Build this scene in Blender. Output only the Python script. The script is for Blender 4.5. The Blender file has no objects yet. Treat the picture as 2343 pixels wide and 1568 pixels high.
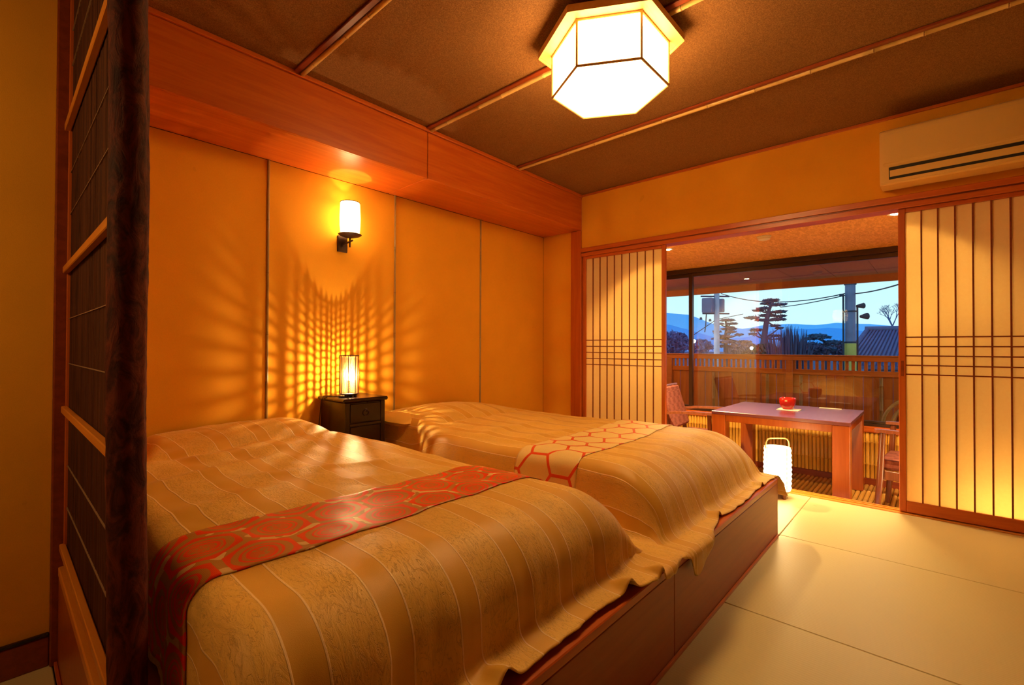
import bpy, bmesh, math, random
import numpy as np
from mathutils import Vector, Matrix, noise
random.seed(7)
SC = bpy.context.scene
COL = SC.collection

# ------------------------------------------------------------------ camera
CAM_H = 1.0587
YAW, PITCH, ROLL, FPX = 0.8361, 0.0103, 0.0031, 1069.77
cy, sy, cp, sp = math.cos(YAW), math.sin(YAW), math.cos(PITCH), math.sin(PITCH)
FW = Vector((sy*cp, cy*cp, sp)); RT = Vector((cy, -sy, 0)); UP = RT.cross(FW)
c_, s_ = math.cos(ROLL), math.sin(ROLL)
RT2 = RT*c_ + UP*s_; UP2 = UP*c_ - RT*s_
cam_d = bpy.data.cameras.new('camera'); cam = bpy.data.objects.new('camera', cam_d); COL.objects.link(cam)
m = Matrix.Identity(4)
for i in range(3):
    m[i][0] = RT2[i]; m[i][1] = UP2[i]; m[i][2] = -FW[i]
m[2][3] = CAM_H
cam.matrix_world = m
cam_d.sensor_fit = 'HORIZONTAL'; cam_d.sensor_width = 36; cam_d.lens = FPX*36/2343
cam_d.clip_start = 0.02; cam_d.clip_end = 3000
SC.camera = cam

# ------------------------------------------------------------------ world, exposure
SC.view_settings.view_transform = 'Standard'; SC.view_settings.look = 'None'
SC.view_settings.gamma = 1.0; SC.view_settings.exposure = 0.0
SC.view_settings.use_curve_mapping = False
W = bpy.data.worlds.new('dusk_sky'); SC.world = W; W.use_nodes = True
nt = W.node_tree; nt.nodes.clear()
wo = nt.nodes.new('ShaderNodeOutputWorld'); bg = nt.nodes.new('ShaderNodeBackground')
tc = nt.nodes.new('ShaderNodeTexCoord'); sx = nt.nodes.new('ShaderNodeSeparateXYZ'); rp = nt.nodes.new('ShaderNodeValToRGB')
nt.links.new(tc.outputs['Generated'], sx.inputs[0]); nt.links.new(sx.outputs[2], rp.inputs[0])
rp.color_ramp.elements[0].position = 0.0; rp.color_ramp.elements[0].color = (0.60, 0.96, 1.0, 1)
rp.color_ramp.elements[1].position = 0.75; rp.color_ramp.elements[1].color = (0.16, 0.38, 0.85, 1)
nt.links.new(rp.outputs[0], bg.inputs[0]); bg.inputs[1].default_value = 1.45
nt.links.new(bg.outputs[0], wo.inputs[0])
WARM = (1.0, 0.60, 0.22)        # colour of every incandescent lamp in the room
WARM2 = (1.0, 0.68, 0.30)

# ------------------------------------------------------------------ helpers
def mw(o):
    b = o.matrix_basis.copy()
    if o.parent: return mw(o.parent) @ o.matrix_parent_inverse @ b
    return b
def attach(o, parent):
    if parent is not None:
        o.parent = parent; o.matrix_parent_inverse = mw(parent).inverted()
def tag(o, label=None, cat=None, group=None, kind=None):
    if label: o['label'] = label
    if cat: o['category'] = cat
    if group: o['group'] = group
    if kind: o['kind'] = kind
    return o
def thing(name, loc, label=None, cat=None, group=None, kind=None):
    o = bpy.data.objects.new(name, None); COL.objects.link(o)
    o.location = loc; o.empty_display_size = 0.05
    return tag(o, label, cat, group, kind)
def link_mesh(name, me, mat, parent=None):
    o = bpy.data.objects.new(name, me); COL.objects.link(o)
    if mat is not None and not me.materials: me.materials.append(mat)
    attach(o, parent)
    return o
def from_data(name, v, f, mat, parent=None, smooth=False):
    me = bpy.data.meshes.new(name); me.from_pydata([tuple(p) for p in v], [], f); me.update()
    if smooth: me.polygons.foreach_set('use_smooth', [True]*len(me.polygons))
    return link_mesh(name, me, mat, parent)
class MB:
    """collects shapes in one bmesh"""
    def __init__(s): s.bm = bmesh.new()
    def box(s, x0, x1, y0, y1, z0, z1, bev=0.0, M=None):
        r = bmesh.ops.create_cube(s.bm, size=1.0)
        T = Matrix.Translation(((x0+x1)/2, (y0+y1)/2, (z0+z1)/2)) @ Matrix.Diagonal((abs(x1-x0), abs(y1-y0), abs(z1-z0), 1))
        bmesh.ops.transform(s.bm, matrix=T, verts=r['verts'])
        vs = r['verts']
        if bev > 0:
            es = list({e for v in vs for e in v.link_edges})
            g = bmesh.ops.bevel(s.bm, geom=es, offset=bev, segments=1, affect='EDGES', profile=0.5)
            vs = list({v for v in g['verts']} | {v for f in g['faces'] for v in f.verts})
        if M is not None:
            allv = set(vs); 
            bmesh.ops.transform(s.bm, matrix=M, verts=list(allv))
        return s
    def cone(s, a, b, r1, r2, seg=16, caps=True):
        a = Vector(a); b = Vector(b); d = b-a
        r = bmesh.ops.create_cone(s.bm, cap_ends=caps, segments=seg, radius1=r1, radius2=r2, depth=d.length)
        q = Vector((0,0,1)).rotation_difference(d.normalized())
        bmesh.ops.transform(s.bm, matrix=Matrix.Translation((a+b)/2) @ q.to_matrix().to_4x4(), verts=r['verts'])
        return s
    def tube(s, pts, rad, seg=8, closed=False, caps=True):
        pts = [Vector(p) for p in pts]; n = len(pts)
        rings = []
        up = Vector((0.12, 0.31, 0.94)).normalized()
        for i, p in enumerate(pts):
            if closed: d = pts[(i+1) % n] - pts[i-1]
            else: d = pts[min(i+1, n-1)] - pts[max(i-1, 0)]
            d.normalize(); x = d.cross(up)
            if x.length < 1e-3: x = d.cross(Vector((1,0,0)))
            x.normalize(); y = d.cross(x)
            r = rad[i] if isinstance(rad, (list, tuple)) else rad
            rings.append([s.bm.verts.new(p + x*(r*math.cos(2*math.pi*k/seg)) + y*(r*math.sin(2*math.pi*k/seg))) for k in range(seg)])
        m_ = n if closed else n-1
        for i in range(m_):
            A, B = rings[i], rings[(i+1) % n]
            for k in range(seg):
                s.bm.faces.new((A[k], A[(k+1) % seg], B[(k+1) % seg], B[k]))
        if caps and not closed:
            s.bm.faces.new(rings[0]); s.bm.faces.new(list(reversed(rings[-1])))
        return s
    def lathe(s, prof, c=(0,0,0), seg=32, cap=True):
        rings = []
        for r, z in prof:
            rings.append([s.bm.verts.new((c[0]+r*math.cos(2*math.pi*k/seg), c[1]+r*math.sin(2*math.pi*k/seg), c[2]+z)) for k in range(seg)])
        for A, B in zip(rings, rings[1:]):
            for k in range(seg): s.bm.faces.new((A[k], A[(k+1) % seg], B[(k+1) % seg], B[k]))
        if cap:
            s.bm.faces.new(list(reversed(rings[0]))); s.bm.faces.new(rings[-1])
        return s
    def prism(s, pts, z0, z1):
        A = [s.bm.verts.new((x, y, z0)) for x, y in pts]; B = [s.bm.verts.new((x, y, z1)) for x, y in pts]
        n = len(pts)
        for k in range(n): s.bm.faces.new((A[k], A[(k+1) % n], B[(k+1) % n], B[k]))
        s.bm.faces.new(list(reversed(A))); s.bm.faces.new(B)
        return s
    def build(s, name, mat, parent=None, smooth=False, angle=None):
        me = bpy.data.meshes.new(name)
        bmesh.ops.recalc_face_normals(s.bm, faces=s.bm.faces[:])
        s.bm.to_mesh(me); s.bm.free()
        if smooth:
            me.polygons.foreach_set('use_smooth', [True]*len(me.polygons))
            if angle: me.set_sharp_from_angle(angle=math.radians(angle))
        return link_mesh(name, me, mat, parent)
def box(name, x0, x1, y0, y1, z0, z1, mat, parent=None, bev=0.002):
    x0, x1 = min(x0, x1), max(x0, x1); y0, y1 = min(y0, y1), max(y0, y1)
    if bev: bev = min(bev, 0.3*min(x1-x0, y1-y0, z1-z0))
    return MB().box(x0, x1, y0, y1, z0, z1, bev).build(name, mat, parent)
def struct(o): o['kind'] = 'structure'; return o
def dup(o, parent=None, loc=None, rot=None, off=None):
    """copy one object (children not included), sharing mesh data"""
    c = o.copy(); COL.objects.link(c)
    if off is not None: c.location = o.location + Vector(off)
    if loc is not None: c.location = loc
    if rot is not None: c.rotation_euler = rot
    if parent is not None:
        c.parent = parent; c.matrix_parent_inverse = o.matrix_parent_inverse.copy() if o.parent == parent else mw(parent).inverted()
    return c

# ------------------------------------------------------------------ node helper
class X:
    nt = None
    def __init__(s, k): s.k = k
    @staticmethod
    def op(o, *a):
        n = X.nt.nodes.new('ShaderNodeMath'); n.operation = o
        for i, v in enumerate(a):
            if isinstance(v, X): X.nt.links.new(v.k, n.inputs[i])
            else: n.inputs[i].default_value = v
        return X(n.outputs[0])
    def __add__(s, o): return X.op('ADD', s, o)
    __radd__ = __add__
    def __sub__(s, o): return X.op('SUBTRACT', s, o)
    def __rsub__(s, o): return X.op('SUBTRACT', o, s)
    def __mul__(s, o): return X.op('MULTIPLY', s, o)
    __rmul__ = __mul__
    def __truediv__(s, o): return X.op('DIVIDE', s, o)
def fl(a): return X.op('FLOOR', a)
def fr(a): return X.op('FRACT', a)
def ab(a): return X.op('ABSOLUTE', a)
def mn(a, b): return X.op('MINIMUM', a, b)
def mx(a, b): return X.op('MAXIMUM', a, b)
def lt(a, b): return X.op('LESS_THAN', a, b)
def gt(a, b): return X.op('GREATER_THAN', a, b)
def sq(a): return X.op('SQRT', a)
def sn(a): return X.op('SINE', a)
def sstep(a, lo, hi):
    n = X.nt.nodes.new('ShaderNodeMapRange'); n.interpolation_type = 'SMOOTHSTEP'; n.clamp = True
    X.nt.links.new(a.k, n.inputs[0]); n.inputs[1].default_value = lo; n.inputs[2].default_value = hi
    return X(n.outputs[0])
def mixc(f, a, b):
    n = X.nt.nodes.new('ShaderNodeMix'); n.data_type = 'RGBA'
    if isinstance(f, X): X.nt.links.new(f.k, n.inputs[0])
    else: n.inputs[0].default_value = f
    for i, v in ((6, a), (7, b)):
        if isinstance(v, X): X.nt.links.new(v.k, n.inputs[i])
        else: n.inputs[i].default_value = (*v, 1)
    return X(n.outputs[2])
def coord(kind='Object', scale=(1,1,1)):
    t = X.nt.nodes.new('ShaderNodeTexCoord'); mp = X.nt.nodes.new('ShaderNodeMapping')
    mp.inputs['Scale'].default_value = scale
    X.nt.links.new(t.outputs[kind], mp.inputs[0]); return mp.outputs[0]
def nz(scale, vec=None, detail=3, rough=0.5, dist=0.0):
    n = X.nt.nodes.new('ShaderNodeTexNoise'); n.inputs['Scale'].default_value = scale
    n.inputs['Detail'].default_value = detail; n.inputs['Roughness'].default_value = rough; n.inputs['Distortion'].default_value = dist
    if vec is not None: X.nt.links.new(vec, n.inputs['Vector'])
    return X(n.outputs[0])
def sepxyz(vec):
    n = X.nt.nodes.new('ShaderNodeSeparateXYZ'); X.nt.links.new(vec, n.inputs[0]); return X(n.outputs[0]), X(n.outputs[1]), X(n.outputs[2])
def new_mat(name):
    m = bpy.data.materials.new(name); m.use_nodes = True
    X.nt = m.node_tree; X.b = m.node_tree.nodes['Principled BSDF']; X.o = m.node_tree.nodes['Material Output']
    return m
def setp(col=None, rough=0.5, spec=0.5, metal=0.0, bump=None, bstr=0.2, bdist=0.01, sheen=0.0, coat=0.0):
    b = X.b
    if isinstance(col, X): X.nt.links.new(col.k, b.inputs['Base Color'])
    elif col is not None: b.inputs['Base Color'].default_value = (*col, 1)
    if isinstance(rough, X): X.nt.links.new(rough.k, b.inputs['Roughness'])
    else: b.inputs['Roughness'].default_value = rough
    b.inputs['Specular IOR Level'].default_value = spec; b.inputs['Metallic'].default_value = metal
    b.inputs['Sheen Weight'].default_value = sheen; b.inputs['Coat Weight'].default_value = coat
    if bump is not None:
        n = X.nt.nodes.new('ShaderNodeBump'); n.inputs['Strength'].default_value = bstr; n.inputs['Distance'].default_value = bdist
        X.nt.links.new(bump.k, n.inputs['Height']); X.nt.links.new(n.outputs[0], b.inputs['Normal'])
def plain(name, col, rough=0.5, spec=0.5, metal=0.0, var=0.12, sc=6, bstr=0.0):
    m = new_mat(name); n = nz(sc, coord())
    c2 = tuple(min(1, c*(1+var)) for c in col); c1 = tuple(c*(1-var) for c in col)
    setp(mixc(n, c1, c2), rough, spec, metal, nz(sc*12, coord()) if bstr else None, bstr)
    return m
def wood(name, c1, c2, axis='X', rough=0.35, spec=0.5, k=1.0, coat=0.0):
    m = new_mat(name)
    sc = {'X': (1.2, 22, 22), 'Y': (22, 1.2, 22), 'Z': (22, 22, 1.2)}[axis]
    sc = tuple(v*k for v in sc)
    g = nz(1.6, coord('Object', sc), 6, 0.62, 0.6); g2 = nz(0.6, coord('Object', sc), 2)
    f = sstep(g, 0.3, 0.72)
    c = mixc(f, c1, c2); c = mixc(g2*0.5, c, tuple(v*0.72 for v in c1))
    setp(c, rough, spec, bump=g, bstr=0.08, bdist=0.004, coat=coat)
    return m
def emis(name, col, st, base=None):
    m = new_mat(name); setp(base or (0.8, 0.75, 0.65), 0.8, 0.1)
    X.b.inputs['Emission Color'].default_value = (*col, 1); X.b.inputs['Emission Strength'].default_value = st
    return m

# ------------------------------------------------------------------ materials
def wallpaper(name, col):
    m = new_mat(name); co = coord()
    n = nz(380, co, 2); n2 = nz(5, co, 3); n3 = nz(2.2, co, 2)
    spots = gt(n3*0.0 + nz(9, co, 1), 0.79)
    c = mixc(n2, tuple(v*0.92 for v in col), tuple(min(1, v*1.06) for v in col))
    c = mixc(sstep(n, 0.3, 0.75)*0.16, c, tuple(v*0.6 for v in col))
    c = mixc(spots*0.15, c, tuple(v*0.5 for v in col))
    setp(c, 0.85, 0.15, bump=n, bstr=0.25, bdist=0.002)
    return m
M_WALL = wallpaper('wall_cloth', (0.78, 0.34, 0.022))
M_WALLW = wallpaper('wall_plaster', (0.78, 0.34, 0.025))
M_WALLR = wallpaper('rear_wall_cloth', (0.30, 0.14, 0.03))
M_RED_X = wood('red_wood_x', (0.50, 0.085, 0.008), (0.64, 0.15, 0.014), 'X', 0.32)
M_RED_Y = wood('red_wood_y', (0.48, 0.085, 0.008), (0.62, 0.14, 0.014), 'Y', 0.35)
M_RED_Z = wood('red_wood_z', (0.48, 0.085, 0.008), (0.62, 0.14, 0.014), 'Z', 0.35)
M_PLAT = wood('platform_wood', (0.34, 0.065, 0.006), (0.42, 0.09, 0.010), 'X', 0.36, 0.3)
M_DARKTRIM = wood('dark_red_trim', (0.20, 0.03, 0.006), (0.30, 0.05, 0.01), 'Y', 0.35)
M_DARK = wood('dark_stained_wood', (0.016, 0.006, 0.003), (0.036, 0.013, 0.007), 'Z', 0.25)
M_ORANGE = wood('orange_wood_y', (0.62, 0.20, 0.02), (0.75, 0.30, 0.04), 'Y', 0.35)
def ceiling_mat():
    m = new_mat('ceiling_weave'); co = coord()
    n = nz(260, co, 2, 0.7); n2 = nz(3, co, 3)
    c = mixc(sstep(n, 0.35, 0.7), (0.17, 0.075, 0.022), (0.34, 0.165, 0.055)); c = mixc(n2*0.3, c, (0.15, 0.065, 0.02))
    setp(c, 0.8, 0.2, bump=n, bstr=0.3, bdist=0.002); return m
M_CEIL = ceiling_mat()
def bamboo_mat(name, c1, c2, axis, rough=0.3, spec=0.5):
    m = new_mat(name)
    sc = {'X': (2, 60, 60), 'Y': (60, 2, 60), 'Z': (60, 60, 2)}[axis]
    g = nz(1.0, coord('Object', sc), 4, 0.6)
    oi = X.nt.nodes.new('ShaderNodeObjectInfo'); rnd = X(oi.outputs['Random'])
    mot = nz(9, coord('Object', tuple(0.35*v if v < 10 else 1 for v in sc)), 3)
    c = mixc(sstep(g, 0.3, 0.7), c1, c2); c = mixc(rnd*0.55, c, tuple(v*0.6 for v in c1)); c = mixc(sstep(mot, 0.58, 0.72)*0.5, c, tuple(v*0.35 for v in c1))
    setp(c, rough, spec, bump=g, bstr=0.05); return m
M_BAM_Y = bamboo_mat('bamboo_y', (0.74, 0.46, 0.13), (0.84, 0.58, 0.22), 'Y')
M_BAM_Z = bamboo_mat('bamboo_z', (0.34, 0.20, 0.06), (0.48, 0.30, 0.10), 'Z')
M_WAINS = bamboo_mat('bamboo_wainscot', (0.74, 0.38, 0.045), (0.86, 0.50, 0.085), 'Z')
M_BFLOOR = bamboo_mat('bamboo_floor', (0.60, 0.31, 0.06), (0.76, 0.45, 0.11), 'X')
M_NODE = plain('bamboo_node', (0.22, 0.09, 0.03), 0.5)
def tatami(name, ax):
    m = new_mat(name); co = coord(); x, y, z = sepxyz(co)
    w = sn((x if ax == 'Y' else y)*(2*math.pi/0.0125)); n = nz(30, coord('Object', (40, 2, 1) if ax == 'Y' else (2, 40, 1)), 3)
    oi = X.nt.nodes.new('ShaderNodeObjectInfo'); rnd = X(oi.outputs['Random'])
    n2 = nz(2.5, co, 2); spot = gt(nz(16, co, 1), 0.80)
    c = mixc(n, (0.54, 0.45, 0.21), (0.66, 0.56, 0.28)); c = mixc(sstep(w, -1, 1)*0.12, c, (0.40, 0.31, 0.16))
    c = mixc(rnd*0.25, c, (0.56, 0.42, 0.24)); c = mixc(n2*0.2, c, (0.48, 0.38, 0.22)); c = mixc(spot*0.3, c, (0.2, 0.13, 0.07))
    setp(c, 0.42, 0.45, bump=w + n*1.5, bstr=0.12, bdist=0.001); return m
M_TAT = tatami('tatami_rush', 'Y'); M_TAT2 = tatami('tatami_rush_cross', 'X')
def shoji_mat():
    m = new_mat('shoji_paper'); nt = X.nt; co = coord()
    n = nz(70, co, 5, 0.65); n2 = nz(4, co, 2)
    c = mixc(n, (0.92, 0.74, 0.40), (0.98, 0.84, 0.50))
    d = nt.nodes.new('ShaderNodeBsdfDiffuse'); t = nt.nodes.new('ShaderNodeBsdfTranslucent'); mxs = nt.nodes.new('ShaderNodeMixShader')
    nt.links.new(c.k, d.inputs[0]); nt.links.new(c.k, t.inputs[0]); mxs.inputs[0].default_value = 0.55
    nt.links.new(d.outputs[0], mxs.inputs[1]); nt.links.new(t.outputs[0], mxs.inputs[2]); nt.links.new(mxs.outputs[0], X.o.inputs[0])
    return m
M_SHOJI = shoji_mat()
def glass_mat():
    m = new_mat('window_glass'); nt = X.nt
    tr = nt.nodes.new('ShaderNodeBsdfTransparent'); gl = nt.nodes.new('ShaderNodeBsdfGlossy'); gl.inputs['Roughness'].default_value = 0.0
    fz = nt.nodes.new('ShaderNodeFresnel'); fz.inputs[0].default_value = 1.9; mxs = nt.nodes.new('ShaderNodeMixShader')
    tr.inputs[0].default_value = (0.97, 0.98, 0.98, 1)
    nt.links.new(fz.outputs[0], mxs.inputs[0]); nt.links.new(tr.outputs[0], mxs.inputs[1]); nt.links.new(gl.outputs[0], mxs.inputs[2]); nt.links.new(mxs.outputs[0], X.o.inputs[0])
    return m
M_GLASS = glass_mat()
M_BRONZE = plain('bronze_frame', (0.055, 0.025, 0.012), 0.35, 0.5, 0.4)
M_AC = plain('ivory_plastic', (0.76, 0.46, 0.14), 0.35, 0.5, var=0.03)
M_BLACK = plain('black_slot', (0.012, 0.008, 0.006), 0.6)
M_IRON = plain('dark_iron', (0.05, 0.02, 0.01), 0.45, 0.5, 0.5, bstr=0.1)
def bark_mat():
    m = new_mat('log_bark'); co = coord('Object', (1, 1, 0.45))
    n = nz(34, co, 6, 0.7, 0.8); n2 = nz(9, co, 3)
    c = mixc(sstep(n, 0.35, 0.7), (0.028, 0.005, 0.002), (0.20, 0.038, 0.012)); c = mixc(n2*0.5, c, (0.06, 0.012, 0.005))
    setp(c, 0.75, 0.18, bump=n, bstr=0.8, bdist=0.006); return m
M_BARK = bark_mat()
M_REED = bamboo_mat('dark_reed', (0.045, 0.014, 0.006), (0.10, 0.032, 0.013), 'Z', 0.75, 0.15)
M_THREAD = plain('reed_thread', (0.28, 0.17, 0.09), 0.7)
def smooth_fabric(name, seed):
    """striped woven bedspread: smooth bands, crinkled bands and raised pale cords (uv in metres)"""
    m = new_mat(name); uv = coord('UV'); x, y, z = sepxyz(uv)
    xw = x + (nz(2.2, uv, 2) - 0.5)*0.012
    f = fr((xw - 0.333 + seed)*(1/0.176))
    smooth_b = lt(f, 0.35)
    d = mn(mn(ab(f), ab(1.0 - f)), ab(f - 0.35))*0.176
    cord = 1.0 - sstep(d, 0.0013, 0.0028)
    cr = nz(1.0, coord('UV', (40, 15, 1)), 4, 0.6, 1.8); cr2 = nz(1.0, coord('UV', (150, 40, 1)), 3, 0.6, 0.5)
    crack = 1.0 - sstep(ab(cr - 0.5), 0.0, 0.022); fine = nz(600, uv, 1); soft = nz(1.0, coord('UV', (14, 5, 1)), 3)
    cw = mixc(soft, (0.72, 0.42, 0.078), (0.86, 0.55, 0.125)); cw = mixc(crack*0.38, cw, (0.36, 0.18, 0.03)); cs = mixc(nz(3, uv, 2), (0.66, 0.35, 0.050), (0.72, 0.40, 0.062))
    c = mixc(smooth_b, cw, cs); c = mixc(fine*0.10, c, (0.35, 0.17, 0.03)); c = mixc(cord, c, (0.88, 0.64, 0.30))
    h = (1.0 - smooth_b)*(cr*0.8 + cr2*0.5 - crack*0.8) + cord*1.2 + fine*0.1
    setp(c, 0.48, 0.35, bump=h, bstr=0.5, bdist=0.006, sheen=0.04); return m
M_SPREAD1 = smooth_fabric('striped_bedspread', 0.0); M_SPREAD2 = smooth_fabric('striped_bedspread_pale', 0.06)
def hexcell(a, b):
    """unit hexagon lattice: local x, y from the cell centre and distance to the cell edge"""
    R3 = 1.7320508
    def cell(a, b): return fr(a) - 0.5, (fr(b*(1/R3)) - 0.5)*R3
    ax_, ay_ = cell(a, b); bx_, by_ = cell(a + 0.5, b + R3/2)
    la = ax_*ax_ + ay_*ay_; lb = bx_*bx_ + by_*by_; k = lt(la, lb)
    lx = ax_*k + bx_*(1.0 - k); ly = ay_*k + by_*(1.0 - k)
    gx = ab(lx); gy = ab(ly)
    return lx, ly, 0.5 - mx(gx, gx*0.5 + gy*0.8660254)
def brocade_red():
    m = new_mat('red_brocade'); uv = coord('UV'); x, y, z = sepxyz(uv)
    w1 = (nz(14, uv, 2) - 0.5)*0.03
    lx, ly, d = hexcell((x + w1*0.4)*(1/0.165), y*(1/0.150) + 0.25)
    r = sq(lx*lx + ly*ly) + (nz(30, uv, 2) - 0.5)*0.05
    lat = lt(d, 0.055)
    ring1 = lt(ab(r - 0.335), 0.045); ring2 = lt(ab(r - 0.235), 0.022); core = lt(r, 0.165)
    flower = X.nt.nodes.new('ShaderNodeTexVoronoi'); flower.inputs['Scale'].default_value = 110; X.nt.links.new(uv, flower.inputs['Vector'])
    petal = lt(X(flower.outputs[0]), 0.40)
    bit = lat*gt(nz(17, uv, 1), 0.56)
    khaki = mn(lat*0.9 + ring1*0.85 + ring2*0.7 + core*petal, 1.0)
    fine = sn(x*2600)*0.5 + 0.5
    c = mixc(khaki, (0.84, 0.030, 0.002), (0.42, 0.24, 0.05)); c = mixc(core*(1.0 - petal), c, (0.66, 0.10, 0.014))
    c = mixc(bit*0.85, c, (0.80, 0.58, 0.24)); c = mixc(nz(220, uv, 2)*0.15, c, (0.30, 0.03, 0.005))
    setp(c, 0.42, 0.4, bump=khaki + fine*0.15, bstr=0.25, bdist=0.002); return m
M_BROC = brocade_red()
def hex_gold():
    m = new_mat('gold_hexagon_brocade'); uv = coord('UV'); x, y, z = sepxyz(uv)
    S = 0.165                                   # flat to flat
    a = x*(1/S) + 0.1; b = y*(1/S) + 0.35
    _, _, d = hexcell(a, b)
    line = 1.0 - sstep(d, 0.034, 0.050)
    fine = sn(y*3000)*0.5 + 0.5
    c = mixc(line, mixc(nz(180, uv, 2), (0.76, 0.55, 0.20), (0.86, 0.66, 0.28)), (0.74, 0.06, 0.006))
    setp(c, 0.38, 0.5, bump=line + fine*0.1, bstr=0.3, bdist=0.003); return m
M_HEX = hex_gold()
M_LINEN = plain('sheet_linen', (0.50, 0.36, 0.24), 0.8)
M_TABLETOP = wood('table_top_lacquer', (0.16, 0.03, 0.05), (0.19, 0.04, 0.06), 'Y', 0.27, 1.0)
M_TABLE = wood('table_wood', (0.36, 0.072, 0.008), (0.46, 0.105, 0.014), 'Z', 0.30)
M_CHAIR = wood('chair_wood', (0.17, 0.045, 0.018), (0.28, 0.08, 0.03), 'Z', 0.25, 0.6)
def chair_fab():
    m = new_mat('chair_fabric'); uv = coord(); x, y, z = sepxyz(uv)
    n = nz(60, uv, 3); k = X.nt.nodes.new('ShaderNodeTexChecker'); k.inputs['Scale'].default_value = 16; X.nt.links.new(uv, k.inputs['Vector'])
    c = mixc(X(k.outputs[1])*0.6, (0.26, 0.075, 0.055), (0.14, 0.028, 0.02)); c = mixc(sstep(n, 0.4, 0.7)*0.4, c, (0.34, 0.13, 0.07))
    setp(c, 0.8, 0.2, bump=n, bstr=0.2); return m
M_CHFAB = chair_fab()
M_LACQ = plain('red_lacquer', (0.42, 0.012, 0.006), 0.18, 0.6, var=0.3, sc=40)
M_WHITE = plain('white_paper', (0.80, 0.72, 0.58), 0.8)
M_PLAST = plain('white_plastic', (0.75, 0.68, 0.52), 0.5)
def veranda_ceiling():
    m = new_mat('bark_veneer_ceiling'); co = coord('Object', (3.0, 9, 1))
    n = nz(4.2, co, 5, 0.7, 1.2); c = mixc(sstep(n, 0.38, 0.66), (0.66, 0.31, 0.06), (0.90, 0.50, 0.13))
    setp(c, 0.6, 0.3, bump=n, bstr=0.3, bdist=0.004); return m
M_VCEIL = veranda_ceiling()
M_FENCE = wood('fence_wood', (0.50, 0.14, 0.015), (0.64, 0.22, 0.03), 'Z', 0.6)
M_FENCEY = wood('fence_rail_wood', (0.62, 0.16, 0.015), (0.72, 0.22, 0.03), 'Y', 0.5)
M_EAVE = wood('eave_wood', (0.52, 0.12, 0.015), (0.58, 0.15, 0.02), 'X', 0.6)
# =================================================================== ROOM SHELL
XW, YW, YS, YF, ZC, ZSOF = 3.91, 3.085, 2.599, 0.660, 2.575, 2.226
ZP = 0.326
YL = 2.19        # wall of the left passage
X0, Y0 = -1.6, -2.3

# floor slab and tatami mats
fl_ = struct(box('floor', X0-0.1, XW, Y0-0.1, YW+0.1, -0.14, -0.052, M_DARK, None, 0))
def mat_(x0, x1, y0, y1, along='Y'):
    g = 0.0012
    return box('tatami_mat', x0+g, x1-g, y0+g, y1-g, -0.05, 0.0, M_TAT if along == 'Y' else M_TAT2, fl_, 0.003)
xs = [X0, -0.802, 0.148, 1.098, 2.048, 2.998, XW-0.005]
for a, b in zip(xs, xs[1:]):
    mat_(a, b, Y0, -1.253); 
    mat_(a, b, -1.253, 0.657)
mat_(2.998, XW-0.005, 0.657, 2.567); mat_(2.998, XW-0.005, 2.567, YW)
mat_(X0, -0.802, 0.657, YL, 'X'); mat_(-0.802, 0.140, 0.657, YL, 'X')

# headboard wall: cloth panels separated by bamboo battens
wb = struct(box('wall_back', 0.1, XW+0.2, YW+0.012, YW+0.12, -0.05, ZC+0.05, M_DARK, None, 0))
bx = [0.16, 1.137, 2.062, 2.978, XW]
for a, b in zip(bx, bx[1:]):
    box('wall_panel', a+0.002, b-0.002, YW, YW+0.014, 0.0, ZSOF, M_WALL, wb, 0.002)
def bamboo_rod(name, a, b, r, mat, parent, axis, nodes, seg=10):
    """a culm with slightly swollen nodes"""
    a = Vector(a); b = Vector(b); L = (b-a).length
    ts = [0.0]; rr = [r]
    for t in nodes:
        for dt, k in ((-0.006, 1.0), (-0.002, 1.13), (0.0015, 0.94), (0.004, 1.12), (0.009, 1.0)):
            ts.append(t+dt/L); rr.append(r*k)
    ts.append(1.0); rr.append(r)
    o = MB().tube([a.lerp(b, min(1, max(0, t))) for t in ts], rr, seg).build(name, mat, parent, True, 50)
    k = MB()
    for t in nodes:
        p = a.lerp(b, t); d = (b-a).normalized()*0.0022
        k.cone(p-d, p+d, r*1.03, r*1.03, seg)
    if nodes: k.build('node_rings', M_NODE, o, True, 40)
    return o
for x in bx[1:-1]:
    nd = [0.06+0.155*i+random.uniform(-0.02, 0.02) for i in range(6)]
    bamboo_rod('bamboo_batten', (x, YW-0.004, 0.0), (x, YW-0.004, ZSOF), 0.0080, M_BAM_Z, wb, 'Z', nd)

# soffit box over the bed heads
so = struct(thing('trim_1', (2.0, YS, ZSOF)))
for a, b in ((0.17, 1.998), (2.002, XW-0.001)):
    box('fascia_board', a, b, YS, YS+0.02, ZSOF, 2.548, M_RED_X, so, 0.003)
    box('soffit_board', a, b, YS+0.02, YW-0.0005, ZSOF+0.001, ZSOF+0.02, M_RED_X, so, 0.002)
box('cornice', 0.17, XW-0.001, YS-0.014, YS+0.012, 2.549, ZC-0.001, M_RED_X, so, 0.003)
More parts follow.
